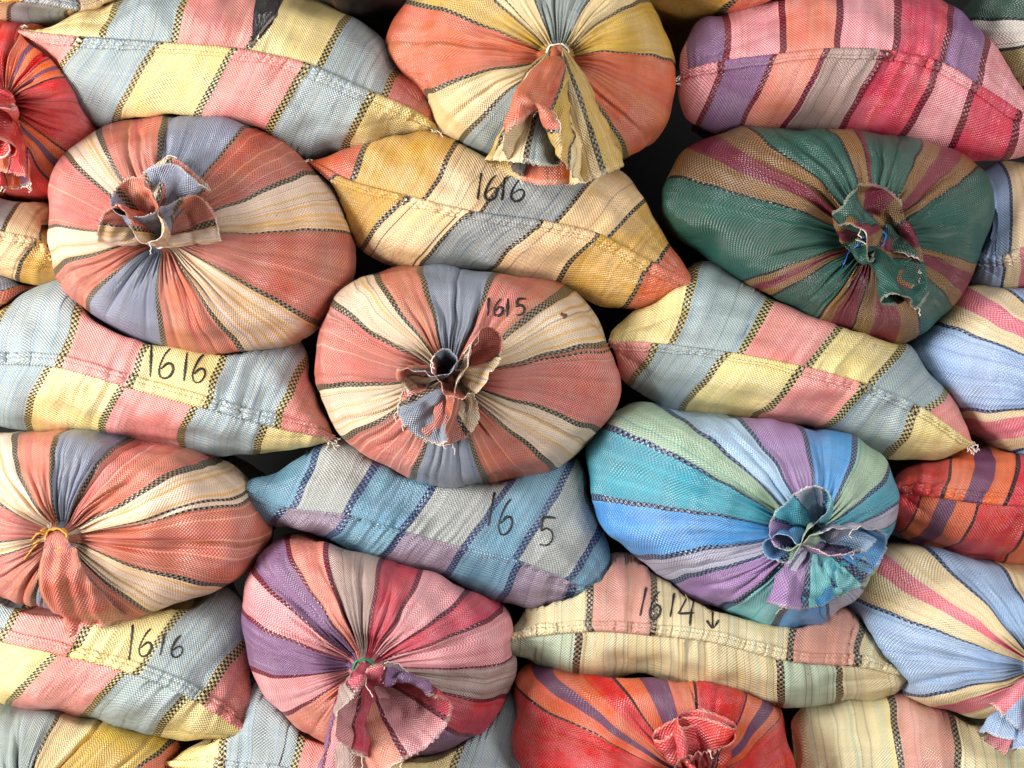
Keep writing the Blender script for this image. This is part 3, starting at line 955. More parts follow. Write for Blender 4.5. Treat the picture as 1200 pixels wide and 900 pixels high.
# ------------------------------------------------------------------ sewn hems and stitches
def hem_strip(s, root, base):
    G = s.G; n = s.n; M = G.shape[1]
    up = np.arange(n); lo = np.r_[0, np.arange(M - 1, n - 1, -1), n - 1]
    main, opp = (up, lo) if s.hem == 'upper' else (lo, up)
    cc = s.cu if s.hem in ('upper',) else s.cl
    rng = s.rng
    w = s.hem_w
    uu = s.a * s.W
    taper = smooth(-0.01, 0.05, s.a) * smooth(-0.01, 0.05, 1 - s.a) * 0.55 + 0.45
    wv = w * taper * (1 + 0.07 * wave1(uu, rng, 0.11, 5))
    bump = 0.0006 * wave1(uu, rng, 0.012, 7) + 0.0007 * wave1(uu, rng, 0.035, 7)
    Nn = grid_normals(G)
    Nn[:2] = Nn[2]
    def at(col, dist):
        # point at an arc distance down column col
        P = G[:14, col]; L = np.r_[0, np.cumsum(np.linalg.norm(np.diff(P, axis=0), axis=1))]
        p = np.array([np.interp(dist, L, P[:, k]) for k in range(3)]); nn = np.array([np.interp(dist, L, Nn[:14, col, k]) for k in range(3)])
        return p, nn / max(1e-9, np.linalg.norm(nn))
    prof = [(-0.10, 0.0006), (-0.08, 0.0022), (0.06, 0.0040), (0.30, 0.0047), (0.58, 0.0034), (0.62, 0.0030), (0.80, 0.0044), (0.97, 0.0038), (1.02, 0.0024), (1.0, 0.0002)]
    V = np.zeros((len(prof), n, 3)); hN = np.zeros((len(prof), n, 3))
    k = w / 0.021
    for i in range(n):
        for r, (f, h) in enumerate(prof):
            if f < 0: p, nn = at(opp[i], -f * wv[i])
            else: p, nn = at(main[i], f * wv[i])
            hh = h * k * 1.7 + (bump[i] if 0 < r < len(prof) - 1 else 0) * k * 0.9
            V[r, i] = p + nn * hh; hN[r, i] = nn
    # tiny overhang at the ends: the hem sticks out past the corner
    Q = grid_quads(len(prof), n, False)
    v = np.array([p[0] for p in prof])[:, None] * w + 0 * uu[None]
    uv = np.empty((len(prof) - 1, n - 1, 4, 2))
    uv[:, :, 0, 0] = uu[:-1]; uv[:, :, 1, 0] = uu[:-1]; uv[:, :, 2, 0] = uu[1:]; uv[:, :, 3, 0] = uu[1:]
    uv[:, :, 0, 1] = v[:-1, :-1]; uv[:, :, 1, 1] = v[1:, :-1]; uv[:, :, 2, 1] = v[1:, 1:]; uv[:, :, 3, 1] = v[:-1, 1:]
    rep = lambda x: np.broadcast_to(x[None], (len(prof) - 1,) + x.shape).reshape((-1,) + x.shape[1:])
    me = raw_mesh('hem', V.reshape(-1, 3) - base, Q, FAB, uv.reshape(-1, 2), rep(cc[0]), rep(cc[1]), rep(cc[2]))
    ho = child('hem', me, root)
    # stitches in a row along the hem
    path = (V[4] + V[5]) / 2; pn = hN[4]
    L = np.r_[0, np.cumsum(np.linalg.norm(np.diff(path, axis=0), axis=1))]
    j = Joined(); x = 0.006
    while x < L[-1] - 0.012:
        q = np.linspace(x, x + 0.0062, 4)
        p = np.stack([np.interp(q, L, path[:, c]) for c in range(3)], 1)
        nn = np.stack([np.interp(q, L, pn[:, c]) for c in range(3)], 1)
        p = p + nn * np.array([0.0, 0.0007, 0.0007, 0.0])[:, None]
        j.add(*tube(p, 0.0005, 4))
        x += 0.0098 * rng.uniform(0.9, 1.1)
    child('stitching', j.mesh('stitching', s.extra.get('stitch', STITCH), base), ho)['kind'] = 'stuff'
    # frayed thread ends at the corners
    for end in s.extra.get('fray', (0, 1)):
        j = Joined()
        p0 = G[0, 0] if end == 0 else G[0, n - 1]
        sg = -1 if end == 0 else 1
        for q in range(9):
            stp = rng.normal(0, 0.0022, (9, 3)) + np.array([sg * rng.uniform(-0.0006, 0.0022), -0.0006, -0.0015])
            pt = p0 + np.array([-sg * rng.uniform(0, 0.012), -0.004, rng.uniform(-0.004, 0.006)]) + np.cumsum(stp, 0)
            j.add(*tube(pt, 0.0010, 5))
        child('frayed_threads', j.mesh('frayed_threads', THREAD_W, base), ho)['kind'] = 'stuff'

# ------------------------------------------------------------------ marker writing laid on the cloth
GLYPH = {
 '1': [[(0.5, 1.0), (0.48, 0.6), (0.44, 0.0)]],
 '6': [[(0.62, 0.98), (0.38, 0.80), (0.16, 0.45), (0.12, 0.18), (0.30, 0.0), (0.60, 0.03), (0.80, 0.24), (0.74, 0.44), (0.50, 0.48), (0.20, 0.30)]],
 '5': [[(0.86, 0.97), (0.52, 1.0), (0.34, 0.94), (0.30, 0.56), (0.50, 0.62), (0.74, 0.48), (0.76, 0.22), (0.56, 0.04), (0.24, 0.06)]],
 '4': [[(0.42, 1.0), (0.16, 0.52), (0.14, 0.42), (0.86, 0.44)], [(0.80, 1.0), (0.72, 0.5), (0.70, -0.05)]],
 'h': [[(0.1, 0.7), (0.5, 0.5), (0.95, 0.15)]],
 'v': [[(0.5, 1.0), (0.5, 0.0)], [(0.12, 0.36), (0.5, 0.0), (0.90, 0.38)]],
}
def writing(s, root, base, glyphs, width_px=2.6):
    """glyphs: (char, left px, top px, width px, height px, slant)"""
    cam_p = Vector((0, -D, ZC))
    rng = s.rng
    for (ch, gx, gy, gw, gh, sl) in glyphs:
        j = Joined()
        for stroke in GLYPH[ch]:
            st = catmull(stroke, max(10, int(gh * 0.9)))
            pts = []; nrm = []
            for (a, b) in st:
                px = gx + a * gw + sl * (b - 0.5) * gh; py = gy + (1 - b) * gh
                d = Vector((wx(px), 0, wz(py))) - cam_p
                h = s.bvh.ray_cast(cam_p, d.normalized())
                if h[0] is None: continue
                n = h[1] if h[1].dot(d) < 0 else -h[1]
                pts.append(h[0]); nrm.append(n)
            if len(pts) < 3: continue
            P = np.array(pts); Nn = np.array(nrm)
            for _ in range(2):
                Nn[1:-1] = (Nn[:-2] + Nn[1:-1] + Nn[2:]) / 3
            T = np.gradient(P, axis=0)
            side = np.cross(T, Nn); side /= np.maximum(np.linalg.norm(side, axis=1, keepdims=True), 1e-9)
            wpx = 7.0 if ch == 'h' else width_px
            wv = wpx * S * (0.46 + 0.14 * np.sin(np.linspace(0, 6, len(P)) + rng.uniform(0, 6))) * np.interp(np.linspace(0, 1, len(P)), [0, 0.08, 0.9, 1], [0.7, 1, 1, 0.5])
            a, b = P + Nn * 0.0010 + side * wv[:, None], P + Nn * 0.0010 - side * wv[:, None]
            c, d_ = P + Nn * 0.0002 + side * wv[:, None], P + Nn * 0.0002 - side * wv[:, None]
            V = np.stack([a, b, d_, c], 1)
            j.add(V.reshape(-1, 3), grid_quads(len(P), 4, True))
        if j.n:
            nm = {'v': 'marker_arrow', 'h': 'torn_hole'}.get(ch, 'marker_digit')
            child(nm, j.mesh(nm, HOLE if ch == 'h' else INK, base), root)

# ------------------------------------------------------------------ the setting
def slab(name, x0, x1, y0, y1, z0, z1, mat):
    v = [(x, y, z) for x in (x0, x1) for y in (y0, y1) for z in (z0, z1)]
    q = [(0, 1, 3, 2), (4, 6, 7, 5), (0, 4, 5, 1), (2, 3, 7, 6), (0, 2, 6, 4), (1, 5, 7, 3)]
    me = raw_mesh(name, v, q, mat, smooth_shade=False)
    o = bpy.data.objects.new(name, me); COL.objects.link(o)
    o['kind'] = 'structure'
    return o
slab('floor', -4, 4, -4, 1.2, -0.1, 0.0, concrete('floor_concrete', (120, 112, 104)))
slab('wall', -4, 4, 0.95, 1.1, 0.0, 2.6, concrete('gap_shade_black', (7, 6, 6)))  # added backing: stops light leaking from behind, near-black colour paints the gaps' shade

def ell(cx, cy, rx, ry, n=14, sq=2.3, tilt=0.0):
    t = np.linspace(0, 2 * math.pi, n, endpoint=False)
    c, s_ = np.cos(t), np.sin(t)
    x = np.sign(c) * np.abs(c) ** (2 / sq) * rx; y = np.sign(s_) * np.abs(s_) ** (2 / sq) * ry
    k = math.radians(tilt)
    return [(cx + a * math.cos(k) - b * math.sin(k), cy + a * math.sin(k) + b * math.cos(k)) for a, b in zip(x, y)]

B1 = 1.0
def ang(*items):
    """(angle, code[, band width factor at the start angle])"""
    return [(i[0], i[1], i[2] if len(i) > 2 else B1) for i in items]

ROOTS = {}
# ---- tied sacks (outline and knot in photograph pixels at the face of the stack)
tied_sack('salmon_upper', [(57, 262), (62, 225), (85, 185), (130, 152), (185, 137), (240, 137), (300, 152), (352, 180), (393, 225), (414, 280), (412, 325), (385, 372), (335, 403), (270, 417), (200, 412), (140, 392), (95, 352), (66, 305)],
  (213, 288), ang((3, 'c'), (26, 'r'), (57, 'g', 0.7), (93, 'o'), (108, 'r', 0), (124, 'c'), (141, 'R'), (173, 'c', 0.5), (192, 'o'), (217, 'g'), (265, 'o'), (302, 'c'), (331, 'r', 1)), band='blackw', ym=-0.045, seed=11, bulge=0.18, tie_ang=3.0, threads=7)
tied_sack('mustard_top', [(455, 70), (462, 35), (485, 2), (530, -25), (590, -38), (660, -36), (725, -22), (768, 8), (788, 55), (790, 105), (775, 150), (735, 185), (680, 203), (620, 200), (560, 182), (510, 150), (472, 112)],
  (650, 88), ang((3.6, 'Y'), (36, 'C'), (60, 'G'), (110, 'C', 0.8), (131, 'd', 0.5), (137, 'Y', 0.8), (156, 'T'), (193, 'C'), (217, 'G'), (255, 'C'), (285, 'Y'), (310, 'T'), (335, 'T', 0)), band='blackw', band_w=0.010, ym=-0.05, seed=12, bulge=0.18, threads=4)
tied_sack('green', [(772, 240), (778, 210), (800, 180), (850, 160), (910, 151), (985, 150), (1050, 158), (1110, 178), (1142, 208), (1156, 245), (1152, 290), (1135, 330), (1105, 372), (1065, 400), (1020, 402), (970, 388), (915, 358), (860, 322), (805, 285), (780, 262)],
  (1000, 290), ang((-10, '4', .5), (33, '5', .5), (0, '4', 0), (41, '6', 0), (51, '5', 0), (60, '4', .5), (91, '6', 0), (94, '5', .5), (106, '4', .7), (134, '5', .6), (143, '6', 0), (151, '5', 0), (160, '4', .6), (196, '5', .5), (200, '6', 0), (204, '5', 0), (209, '4', .5), (238, '5', .5), (246, '6', 0), (262, '5', .4), (274, '6', 0), (290, '5', 0), (303, '4', .5), (327, '5', .5), (335, '6', 0), (345, '5', 0)), band='green', band_w=0.010, ym=-0.04, seed=13, bulge=0.17, pleat=1.2, threads=6)
tied_sack('salmon_middle', [(367, 412), (380, 370), (410, 335), (455, 316), (500, 312), (560, 315), (620, 326), (668, 345), (705, 378), (722, 425), (720, 470), (700, 510), (660, 540), (605, 560), (545, 567), (490, 560), (440, 540), (398, 507), (374, 460)],
  (531, 444), ang((13, 'c'), (10, 'r', .8), (37.5, 'o', 1.6), (49, 'R', 0), (67, 'g'), (106, 'o'), (126, 'c'), (147.5, 'R', 1.2), (184, 'c'), (209.5, 'R'), (249, 'g'), (288, 'r'), (319, 'c'), (340.5, 'R')), band='blackw', ym=-0.06, seed=14, bulge=0.18, tie_ang=2.8, threads=9)
tied_sack('turquoise', [(686, 560), (690, 520), (706, 490), (745, 470), (790, 474), (850, 480), (920, 490), (985, 505), (1028, 525), (1044, 560), (1043, 605), (1030, 650), (1005, 690), (960, 720), (915, 731), (870, 725), (815, 700), (760, 665), (715, 625), (695, 595)],
  (930, 618), ang((61, 'B'), (38, 'E'), (19, 'Q', .6), (5, 'l', .5), (91, 'P'), (119, 'L'), (138, 'E'), (152, 'Q'), (171, 'B'), (190, 'l'), (203, 'P'), (226, 'm', 1.3), (255, 'B', 1.4), (288, 'l', .6), (318, 'E', .6), (338, 'P', .7), (352, 'Q', .5)), band='navyw', band_w=0.012, ym=-0.035, seed=15, bulge=0.19, swirl=-0.12, threads=3)
tied_sack('salmon_low', [(-75, 600), (-60, 555), (-25, 520), (30, 504), (90, 503), (160, 510), (225, 528), (275, 555), (308, 590), (316, 622), (300, 660), (255, 692), (200, 714), (140, 722), (70, 715), (5, 695), (-50, 655)],
  (99, 620), ang((10, 'c'), (13, 'c', .5), (28.7, 'o', 1.3), (45, 'R', 0), (63.5, 'g'), (97, 'o'), (122, 'c'), (148, 'R'), (182, 'c', .8), (196, 'R', .8), (216, 'o', 0), (245, 'g'), (285, 'r'), (316, 'c'), (340, 'r')), band='blackw', ym=-0.04, seed=16, bulge=0.18, pleat=1.2, tie_ang=3.0, threads=6)
tied_sack('magenta', [(287, 715), (292, 680), (312, 645), (345, 628), (400, 630), (460, 650), (520, 670), (575, 695), (605, 725), (608, 765), (595, 810), (565, 850), (520, 878), (465, 888), (410, 880), (355, 852), (315, 810), (294, 762)],
  (437, 764), ang((-1, 'K'), (20.6, 'M'), (34.5, 'K'), (58.7, 'M'), (83, 'N'), (111, 'O'), (126, 'V'), (143, 'K'), (160, 'V'), (187, 'K'), (211, 'O'), (246, 'K'), (272, 'M'), (292, 'V'), (322, 'M'), (342, 'N')), band='wine', band_w=0.010, ym=-0.035, seed=17, bulge=0.18, pleat=1.15, threads=8)
tied_sack('scarlet_bottom', [(590, 870), (596, 828), (618, 788), (680, 770), (750, 772), (820, 784), (880, 802), (916, 833), (930, 880), (928, 930), (905, 975), (850, 1003), (760, 1009), (675, 1000), (618, 965), (596, 920)],
  (803, 893), ang((30, '2', .6), (36.5, '3', 0), (44, '2', 0), (54, '1', .6), (86.6, '2', .8), (104, '3', 0), (117.6, '2', 0), (128, '1', .7), (138, '2', 0), (144.5, '3', 0), (149, '2', 0), (155, '1', .6), (200, '2', .6), (206, '3', 0), (213, '2', 0), (220, '1', .6), (330, '1', 0)), band='dark', band_w=0.008, ym=-0.02, seed=18, bulge=0.17, pleat=0.8, threads=4)
tied_sack('powder_low', [(990, 700), (1000, 665), (1030, 642), (1080, 636), (1140, 650), (1210, 664), (1280, 675), (1330, 710), (1340, 760), (1320, 815), (1260, 850), (1190, 850), (1120, 835), (1060, 812), (1015, 770), (995, 735)],
  (1192, 768), ang((132, 'i'), (105, 'h'), (80, 'i', 1), (60, 'k', 0), (45, 'i', 0), (30, 'h'), (0, 'i'), (144, 'k', 0), (150.5, 'i', 0), (160.5, 'h'), (196, 'i'), (206, 'k', 0), (220, 'i', 0), (232, 'h'), (290, 'i'), (310, 'k', 0), (330, 'h', 0)), band='navyw', band_w=0.008, ym=0.0, seed=19, bulge=0.16, threads=3)
tied_sack('powder_high', [(1062, 430), (1070, 395), (1090, 360), (1130, 338), (1200, 330), (1290, 335), (1380, 370), (1410, 440), (1390, 510), (1320, 545), (1240, 548), (1180, 528), (1130, 500), (1085, 468)],
  (1271, 467), ang((130, 'i'), (100, 'h'), (70, 'i'), (50, 'k', 0), (30, 'i', 0), (0, 'h'), (139, 'k', 0), (147, 'i', 0), (155, 'h'), (185, 'i'), (189.5, 'k', 0), (202, 'i', 0), (213, 'h'), (260, 'i'), (300, 'k', 0)), band='navyw', band_w=0.007, ym=0.01, seed=20, bulge=0.16, threads=3)
tied_sack('scarlet_left', ell(8, 132, 116, 106), (24, 132),
  ang((0, '1', .5), (24, '2', .6), (32, '3', 0), (36, '2', 0), (44, '1', .5), (52, '2', 0), (60, '3', 0), (66, '2', 0), (78, '1', .7), (110, '2', .6), (122, '3', 0), (132, '2', 0), (142, '1', .6), (190, '2', .6), (205, '3', 0), (215, '2', 0), (228, '1', .6), (248, '2', .6), (258, '2', 0), (266, '1', .6), (300, '2', .7), (309, '3', 0), (314, '2', 0), (322, '1', .6)), band='dark', band_w=0.008, ym=0.0, seed=21, bulge=0.13, pleat=1.3, threads=9, tie_ang=2)
tied_sack('mustard_corner', [(-120, 930), (-105, 870), (-60, 835), (0, 818), (70, 822), (140, 838), (195, 862), (228, 900), (225, 950), (190, 990), (110, 1009), (0, 1008), (-80, 985)],
  (52, 945), ang((77, 'G'), (125, 'C'), (150, 'Y'), (180, 'T'), (230, 'C'), (262, 'G'), (300, 'C'), (330, 'Y'), (0, 'T'), (27, 'Y'), (58, 'C', 0)), band='blackw', band_w=0.009, ym=0.0, seed=22, bulge=0.15, pleat=1.5, threads=2)
tied_sack('black', ell(418, -112, 150, 124), (348, -58), ang((0, 'z', 0), (180, 'z', 0)), band='dark', ym=-0.05, seed=23, bulge=0.16, threads=3)
tied_sack('white_olive', [(1120, 40), (1135, 5), (1170, -25), (1240, -45), (1330, -30), (1380, 30), (1370, 90), (1310, 135), (1240, 140), (1175, 118), (1140, 85)],
  (1290, 62), ang((168, 'W'), (150, 'x'), (130, 'W'), (100, 'v'), (60, 'x'), (20, 'W'), (183, 'v'), (205, 'x'), (230, 'W'), (300, 'v')), band='green', band_w=0.008, ym=0.03, seed=24, bulge=0.14, threads=3)
tied_sack('salmon_edge', [(-230, 385), (-205, 345), (-150, 328), (-80, 322), (0, 320), (45, 326), (70, 340), (60, 360), (0, 395), (-70, 430), (-150, 440), (-205, 420)],
  (-110, 405), ang((24, 'g', .6), (37, 'c'), (60, 'o'), (100, 'g'), (140, 'c'), (180, 'r'), (230, 'o'), (280, 'g'), (320, 'r')), band='blackw', band_w=0.008, ym=0.05, seed=25, bulge=0.13, ncol=220)

# ---- sewn sacks
k = 1.0
sewn_sack('pastel_top', [(21, 37), (60, 41), (101, 45), (192, 51), (276, 58), (357, 75), (438, 110), (480, 128), (515, 149)],
  [(21, 37), (70, 27), (130, 4), (200, -22), (280, -30), (350, -12), (392, 7), (425, 26), (464, 66), (500, 115), (515, 149)],
  [(21, 37), (45, 72), (80, 115), (120, 156), (180, 178), (260, 188), (340, 186), (400, 179), (460, 164), (515, 149)],
  [('y', 119, k), ('b', 201, k), ('p', 289, k), ('y', 373, k), ('b', 450, k), ('p', None, 0)],
  [('p', 98, k), ('b', 189, k), ('y', 276, k), ('p', 359, k), ('b', 436, k), ('y', None, 0)], shU=0.055, shL=-0.062, hem='lower', seed=31, ym=-0.02)
sewn_sack('mustard_1616', [(363, 189), (380, 197), (411, 213), (478, 231), (555, 249), (634, 259), (702, 275), (761, 306), (815, 333)],
  [(363, 189), (390, 180), (430, 163), (500, 153), (560, 152), (620, 163), (690, 188), (740, 213), (775, 259), (793, 288), (815, 333)],
  [(363, 189), (375, 218), (388, 243), (410, 277), (435, 302), (480, 313), (560, 316), (640, 332), (690, 356), (718, 363), (745, 361), (780, 350), (815, 333)],
  [('T', 410, k), ('Y', 495, .8), ('C', 562, .8), ('G', 651, .8), ('C', 712, .7), ('Y', 767, .7), ('T', None, 0)],
  [('T', 397, .7), ('Y', 478, .9), ('d', 553, .9), ('G', 634, .8), ('C', 700, .8), ('Y', 763, .7), ('T', None, 0)], band='blackw', band_w=0.011, shU=0.075, shL=-0.085, hem='lower', hem_w=0.019, seed=32, stitch=STITCH, ym=-0.02)
sewn_sack('magenta_top', [(797, 88), (815, 80), (850, 72), (908, 65), (971, 58), (1039, 60), (1098, 72), (1140, 96), (1193, 130), (1228, 152)],
  [(797, 88), (800, 60), (815, 32), (850, 16), (900, 0), (960, -15), (1030, -18), (1090, -4), (1126, 17), (1165, 63), (1196, 101), (1228, 152)],
  [(797, 88), (797, 118), (806, 142), (840, 155), (900, 154), (960, 153), (1000, 155), (1050, 166), (1090, 180), (1130, 191), (1170, 190), (1205, 178), (1228, 152)],
  [('K', 806, 0), ('V', 852, k), ('K', 916, k), ('O', 981, k), ('K', 1048, k), ('M', 1104, k), ('V', 1147, k), ('K', None, 0)],
  [('K', 846, k), ('V', 908, k), ('O', 969, k), ('N', 1037, k), ('M', 1098, k), ('K', 1142, k), ('M', 1193, k), ('K', None, 0)], band='wine', band_w=0.013, shU=-0.03, shL=-0.085, hem='lower', hem_w=0.017, seed=33, ym=-0.03, fray=(0,))
sewn_sack('pastel_1616_left', [(-92, 420), (-50, 422), (0, 426), (68, 430), (150, 453), (238, 477), (315, 498), (391, 514)],
  [(-92, 420), (-60, 392), (-20, 370), (30, 345), (75, 326), (120, 318), (170, 318), (230, 326), (290, 350), (335, 378), (356, 410), (368, 447), (384, 490), (391, 514)],
  [(-92, 420), (-50, 475), (0, 498), (60, 501), (130, 510), (200, 522), (260, 531), (320, 534), (365, 527), (391, 514)],
  [('y', -12, k), ('b', 70, k), ('p', 153, k), ('y', 241, k), ('b', 324, k), ('p', None, 0)],
  [('p', -40, k), ('b', 58, k), ('y', 143, k), ('p', 229, k), ('b', 310, k), ('y', None, 0)], shU=0.06, shL=-0.01, hem='upper', seed=34, fray=(1,))
sewn_sack('pastel_right', [(704, 404), (735, 402), (767, 403), (853, 413.5), (940, 430), (1011, 449.5), (1074, 475), (1139, 520)],
  [(704, 404), (725, 378), (770, 340), (815, 310), (860, 318), (920, 335), (980, 352), (1040, 380), (1070, 410), (1098, 450), (1125, 490), (1139, 520)],
  [(704, 404), (712, 425), (725, 445), (760, 465), (806, 480), (850, 488), (897, 495), (983, 511), (1020, 527), (1048, 536), (1092, 540), (1120, 534), (1139, 520)],
  [('y', 786, k), ('b', 866, k), ('p', 946, k), ('y', 1020, k), ('b', 1085, k), ('p', None, 0)],
  [('p', 769, k), ('b', 853, k), ('y', 939, k), ('p', 1011, k), ('b', 1074, k), ('y', None, 0)], shU=0.055, shL=-0.09, hem='lower', hem_w=0.015, seed=35, ym=-0.02)
sewn_sack('steel_blue', [(286, 572), (310, 586), (340, 596), (410, 604), (474, 623), (544, 642), (610, 658), (678, 686), (722, 704)],
  [(286, 572), (310, 555), (345, 536), (395, 512), (460, 512), (530, 525), (600, 530), (660, 526), (694, 548), (703, 590), (707, 630), (714, 668), (722, 704)],
  [(286, 572), (290, 592), (305, 607), (340, 622), (390, 638), (452, 660), (526, 682), (592, 703), (640, 712), (680, 714), (705, 710), (722, 704)],
  [('t', 342, k), ('w', 405, k), ('t', 470, k), ('w', 543, k), ('t', 603, k), ('w', 664, k), ('t', None, 0)],
  [('t', 336, k), ('q', 408, k), ('t', 473, k), ('q', 545, k), ('t', 610, k), ('q', 675, k), ('t', None, 0)], band='navy', band_w=0.014, shU=0.075, shL=-0.035, hem='lower', hem_w=0.008, depth=0.13, seed=36, stitch=STITCH, fray=())
sewn_sack('straw_1614', [(583, 756), (600, 750), (623, 745), (697, 739), (767, 744), (840, 753), (924, 774), (1002, 780), (1040, 788), (1070, 794)],
  [(583, 756), (605, 728), (640, 690), (690, 655), (740, 645), (800, 652), (870, 665), (930, 680), (988, 700), (1020, 739), (1045, 767), (1070, 794)],
  [(583, 756), (600, 768), (640, 785), (700, 795), (780, 801), (850, 816), (900, 826), (950, 827), (1000, 818), (1045, 806), (1070, 794)],
  [('j', 694, k), ('u', 763, k), ('j', 924, k), ('u', 1001, k), ('j', None, 0)],
  [('s', 677, k), ('j', 913, k), ('s', 980, k), ('j', None, 0)], band='blackw', band_w=0.013, shU=-0.01, shL=0.0, hem='upper', hem_w=0.019, seed=37)
sewn_sack('pastel_1616_low', [(-85, 735), (-40, 743), (0, 751), (73, 767), (154, 788), (227, 819), (294, 862)],
  [(-85, 735), (-40, 690), (20, 670), (100, 668), (200, 675), (262, 690), (284, 715), (290, 760), (293, 810), (294, 862)],
  [(-85, 735), (-50, 790), (0, 818), (60, 835), (120, 848), (180, 860), (235, 868), (270, 867), (294, 862)],
  [('y', -75, k), ('b', 2, k), ('p', 79, k), ('y', 159, k), ('b', 233, k), ('p', None, 0)],
  [('b', -10, k), ('y', 66, k), ('p', 149, k), ('b', 219, k), ('y', None, 0)], shU=0.10, shL=-0.08, hem='upper', seed=38, fray=(1,))
sewn_sack('pastel_bottom', [(187, 897), (260, 903), (345, 915), (430, 925), (520, 938), (600, 950), (640, 958)],
  [(187, 897), (210, 878), (240, 860), (270, 830), (300, 795), (350, 780), (430, 775), (520, 782), (590, 800), (628, 860), (640, 958)],
  [(187, 897), (200, 940), (260, 985), (350, 1005), (450, 1010), (560, 1008), (620, 990), (640, 958)],
  [('y', 258, k), ('b', 340, k), ('p', 430, k), ('y', 520, k), ('b', 600, k), ('p', None, 0)],
  [('p', 240, k), ('b', 330, k), ('y', 420, k), ('p', 510, k), ('b', 590, k), ('y', None, 0)], shU=0.05, shL=-0.05, seed=39, ym=0.02, fray=(0,))
sewn_sack('scarlet_right', [(1044, 573), (1065, 577), (1104, 583), (1140, 588), (1176, 591), (1200, 592), (1260, 596), (1318, 600)],
  [(1044, 573), (1050, 558), (1064, 545), (1100, 536), (1140, 524), (1190, 520), (1260, 530), (1300, 555), (1318, 600)],
  [(1044, 573), (1041, 600), (1045, 617), (1062, 633), (1100, 646), (1150, 656), (1200, 664), (1260, 660), (1305, 640), (1318, 600)],
  [('1', 1104, .6), ('2', 1128, 0), ('3', 1151, 0), ('2', 1177, .9), ('1', 1270, .6), ('2', None, 0)],
  [('1', 1080, .5), ('2', 1101, 0), ('3', 1121, 0), ('2', 1147, .6), ('1', 1215, .6), ('2', 1240, 0), ('3', None, 0)], band='dark', band_w=0.009, shU=0.01, shL=-0.15, hem='upper', hem_w=0.02, seed=40, ncol=160, fray=(0,))
sewn_sack('straw_corner', [(935, 925), (990, 930), (1060, 934), (1130, 936), (1200, 936), (1285, 935)],
  [(935, 925), (922, 880), (928, 840), (960, 815), (1040, 798), (1120, 802), (1200, 815), (1260, 850), (1285, 935)],
  [(935, 925), (945, 970), (990, 1000), (1080, 1010), (1180, 1008), (1250, 990), (1285, 935)],
  [('j', 1057, k), ('u', 1125, k), ('j', 1240, k), ('u', None, 0)],
  [('s', 1040, k), ('j', 1110, k), ('s', 1230, k), ('j', None, 0)], band='blackw', band_w=0.013, shU=-0.06, shL=0, seed=41, ym=0.02, fray=())
sewn_sack('powder_edge', [(1133, 297), (1150, 299), (1178, 300), (1200, 291), (1260, 286), (1335, 290)],
  [(1133, 297), (1140, 270), (1144, 235), (1152, 205), (1200, 190), (1270, 200), (1315, 235), (1335, 290)],
  [(1133, 297), (1131, 315), (1140, 331), (1165, 340), (1210, 342), (1270, 336), (1335, 290)],
  [('h', 1183, .8), ('i', 1222, 0), ('k', 1245, 0), ('i', 1280, .8), ('h', None, 0)],
  [('h', 1176, .8), ('i', 1195, 0), ('k', 1218, 0), ('i', 1250, .8), ('h', None, 0)], band='navyw', band_w=0.007, shU=-0.02, shL=-0.06, hem='lower', hem_w=0.02, seed=42, ncol=150, fray=(0,), ym=0.02)
sewn_sack('mustard_edge', [(-210, 238), (-140, 246), (-60, 260), (0, 272), (42, 281), (70, 295), (90, 318)],
  [(-210, 238), (-190, 215), (-130, 200), (-40, 205), (20, 218), (60, 240), (80, 275), (90, 318)],
  [(-210, 238), (-190, 285), (-110, 315), (0, 323), (29, 331), (52, 336), (72, 332), (90, 318)],
  [('Y', -120, k), ('C', -60, k), ('G', 3, k), ('C', 50, k), ('Y', None, 0)],
  [('Y', -90, k), ('G', -20, k), ('C', 41, .8), ('Y', None, 0)], band='blackw', band_w=0.009, shU=0.07, shL=-0.02, hem='lower', hem_w=0.017, seed=43, ncol=150, fray=(), ym=0.01)
sewn_sack('cream_top', [(-130, 2), (-60, 0), (30, 2), (62, 6), (95, 12), (118, 8), (142, 3)],
  [(-130, 2), (-110, -50), (-40, -90), (50, -92), (115, -60), (135, -25), (142, 3)],
  [(-130, 2), (-90, 22), (-40, 30), (0, 31), (60, 29), (95, 22), (120, 12), (142, 3)],
  [('C', -60, k), ('Y', 28, .8), ('G', 92, .8), ('C', None, 0)],
  [('G', -50, k), ('C', 20, .8), ('G', 86, .8), ('C', None, 0)], band='blackw', band_w=0.009, shU=0.03, shL=-0.01, hem='upper', hem_w=0.015, seed=44, ncol=150, fray=(), ym=0.02)
sewn_sack('mustard_sliver', [(660, -75), (720, -55), (800, -28), (880, -10), (940, 5)],
  [(660, -75), (690, -120), (760, -140), (840, -125), (905, -75), (940, 5)],
  [(660, -75), (700, -35), (750, -2), (785, 16), (820, 19), (860, 17), (910, 14), (940, 5)],
  [('Y', 760, k), ('C', 830, k), ('Y', 890, k), ('T', None, 0)],
  [('T', 700, k), ('Y', 878, k), ('T', None, 0)], band='blackw', band_w=0.009, shU=0.03, shL=-0.16, hem='upper', hem_w=0.015, seed=45, ncol=150, fray=(1,), ym=0.0)

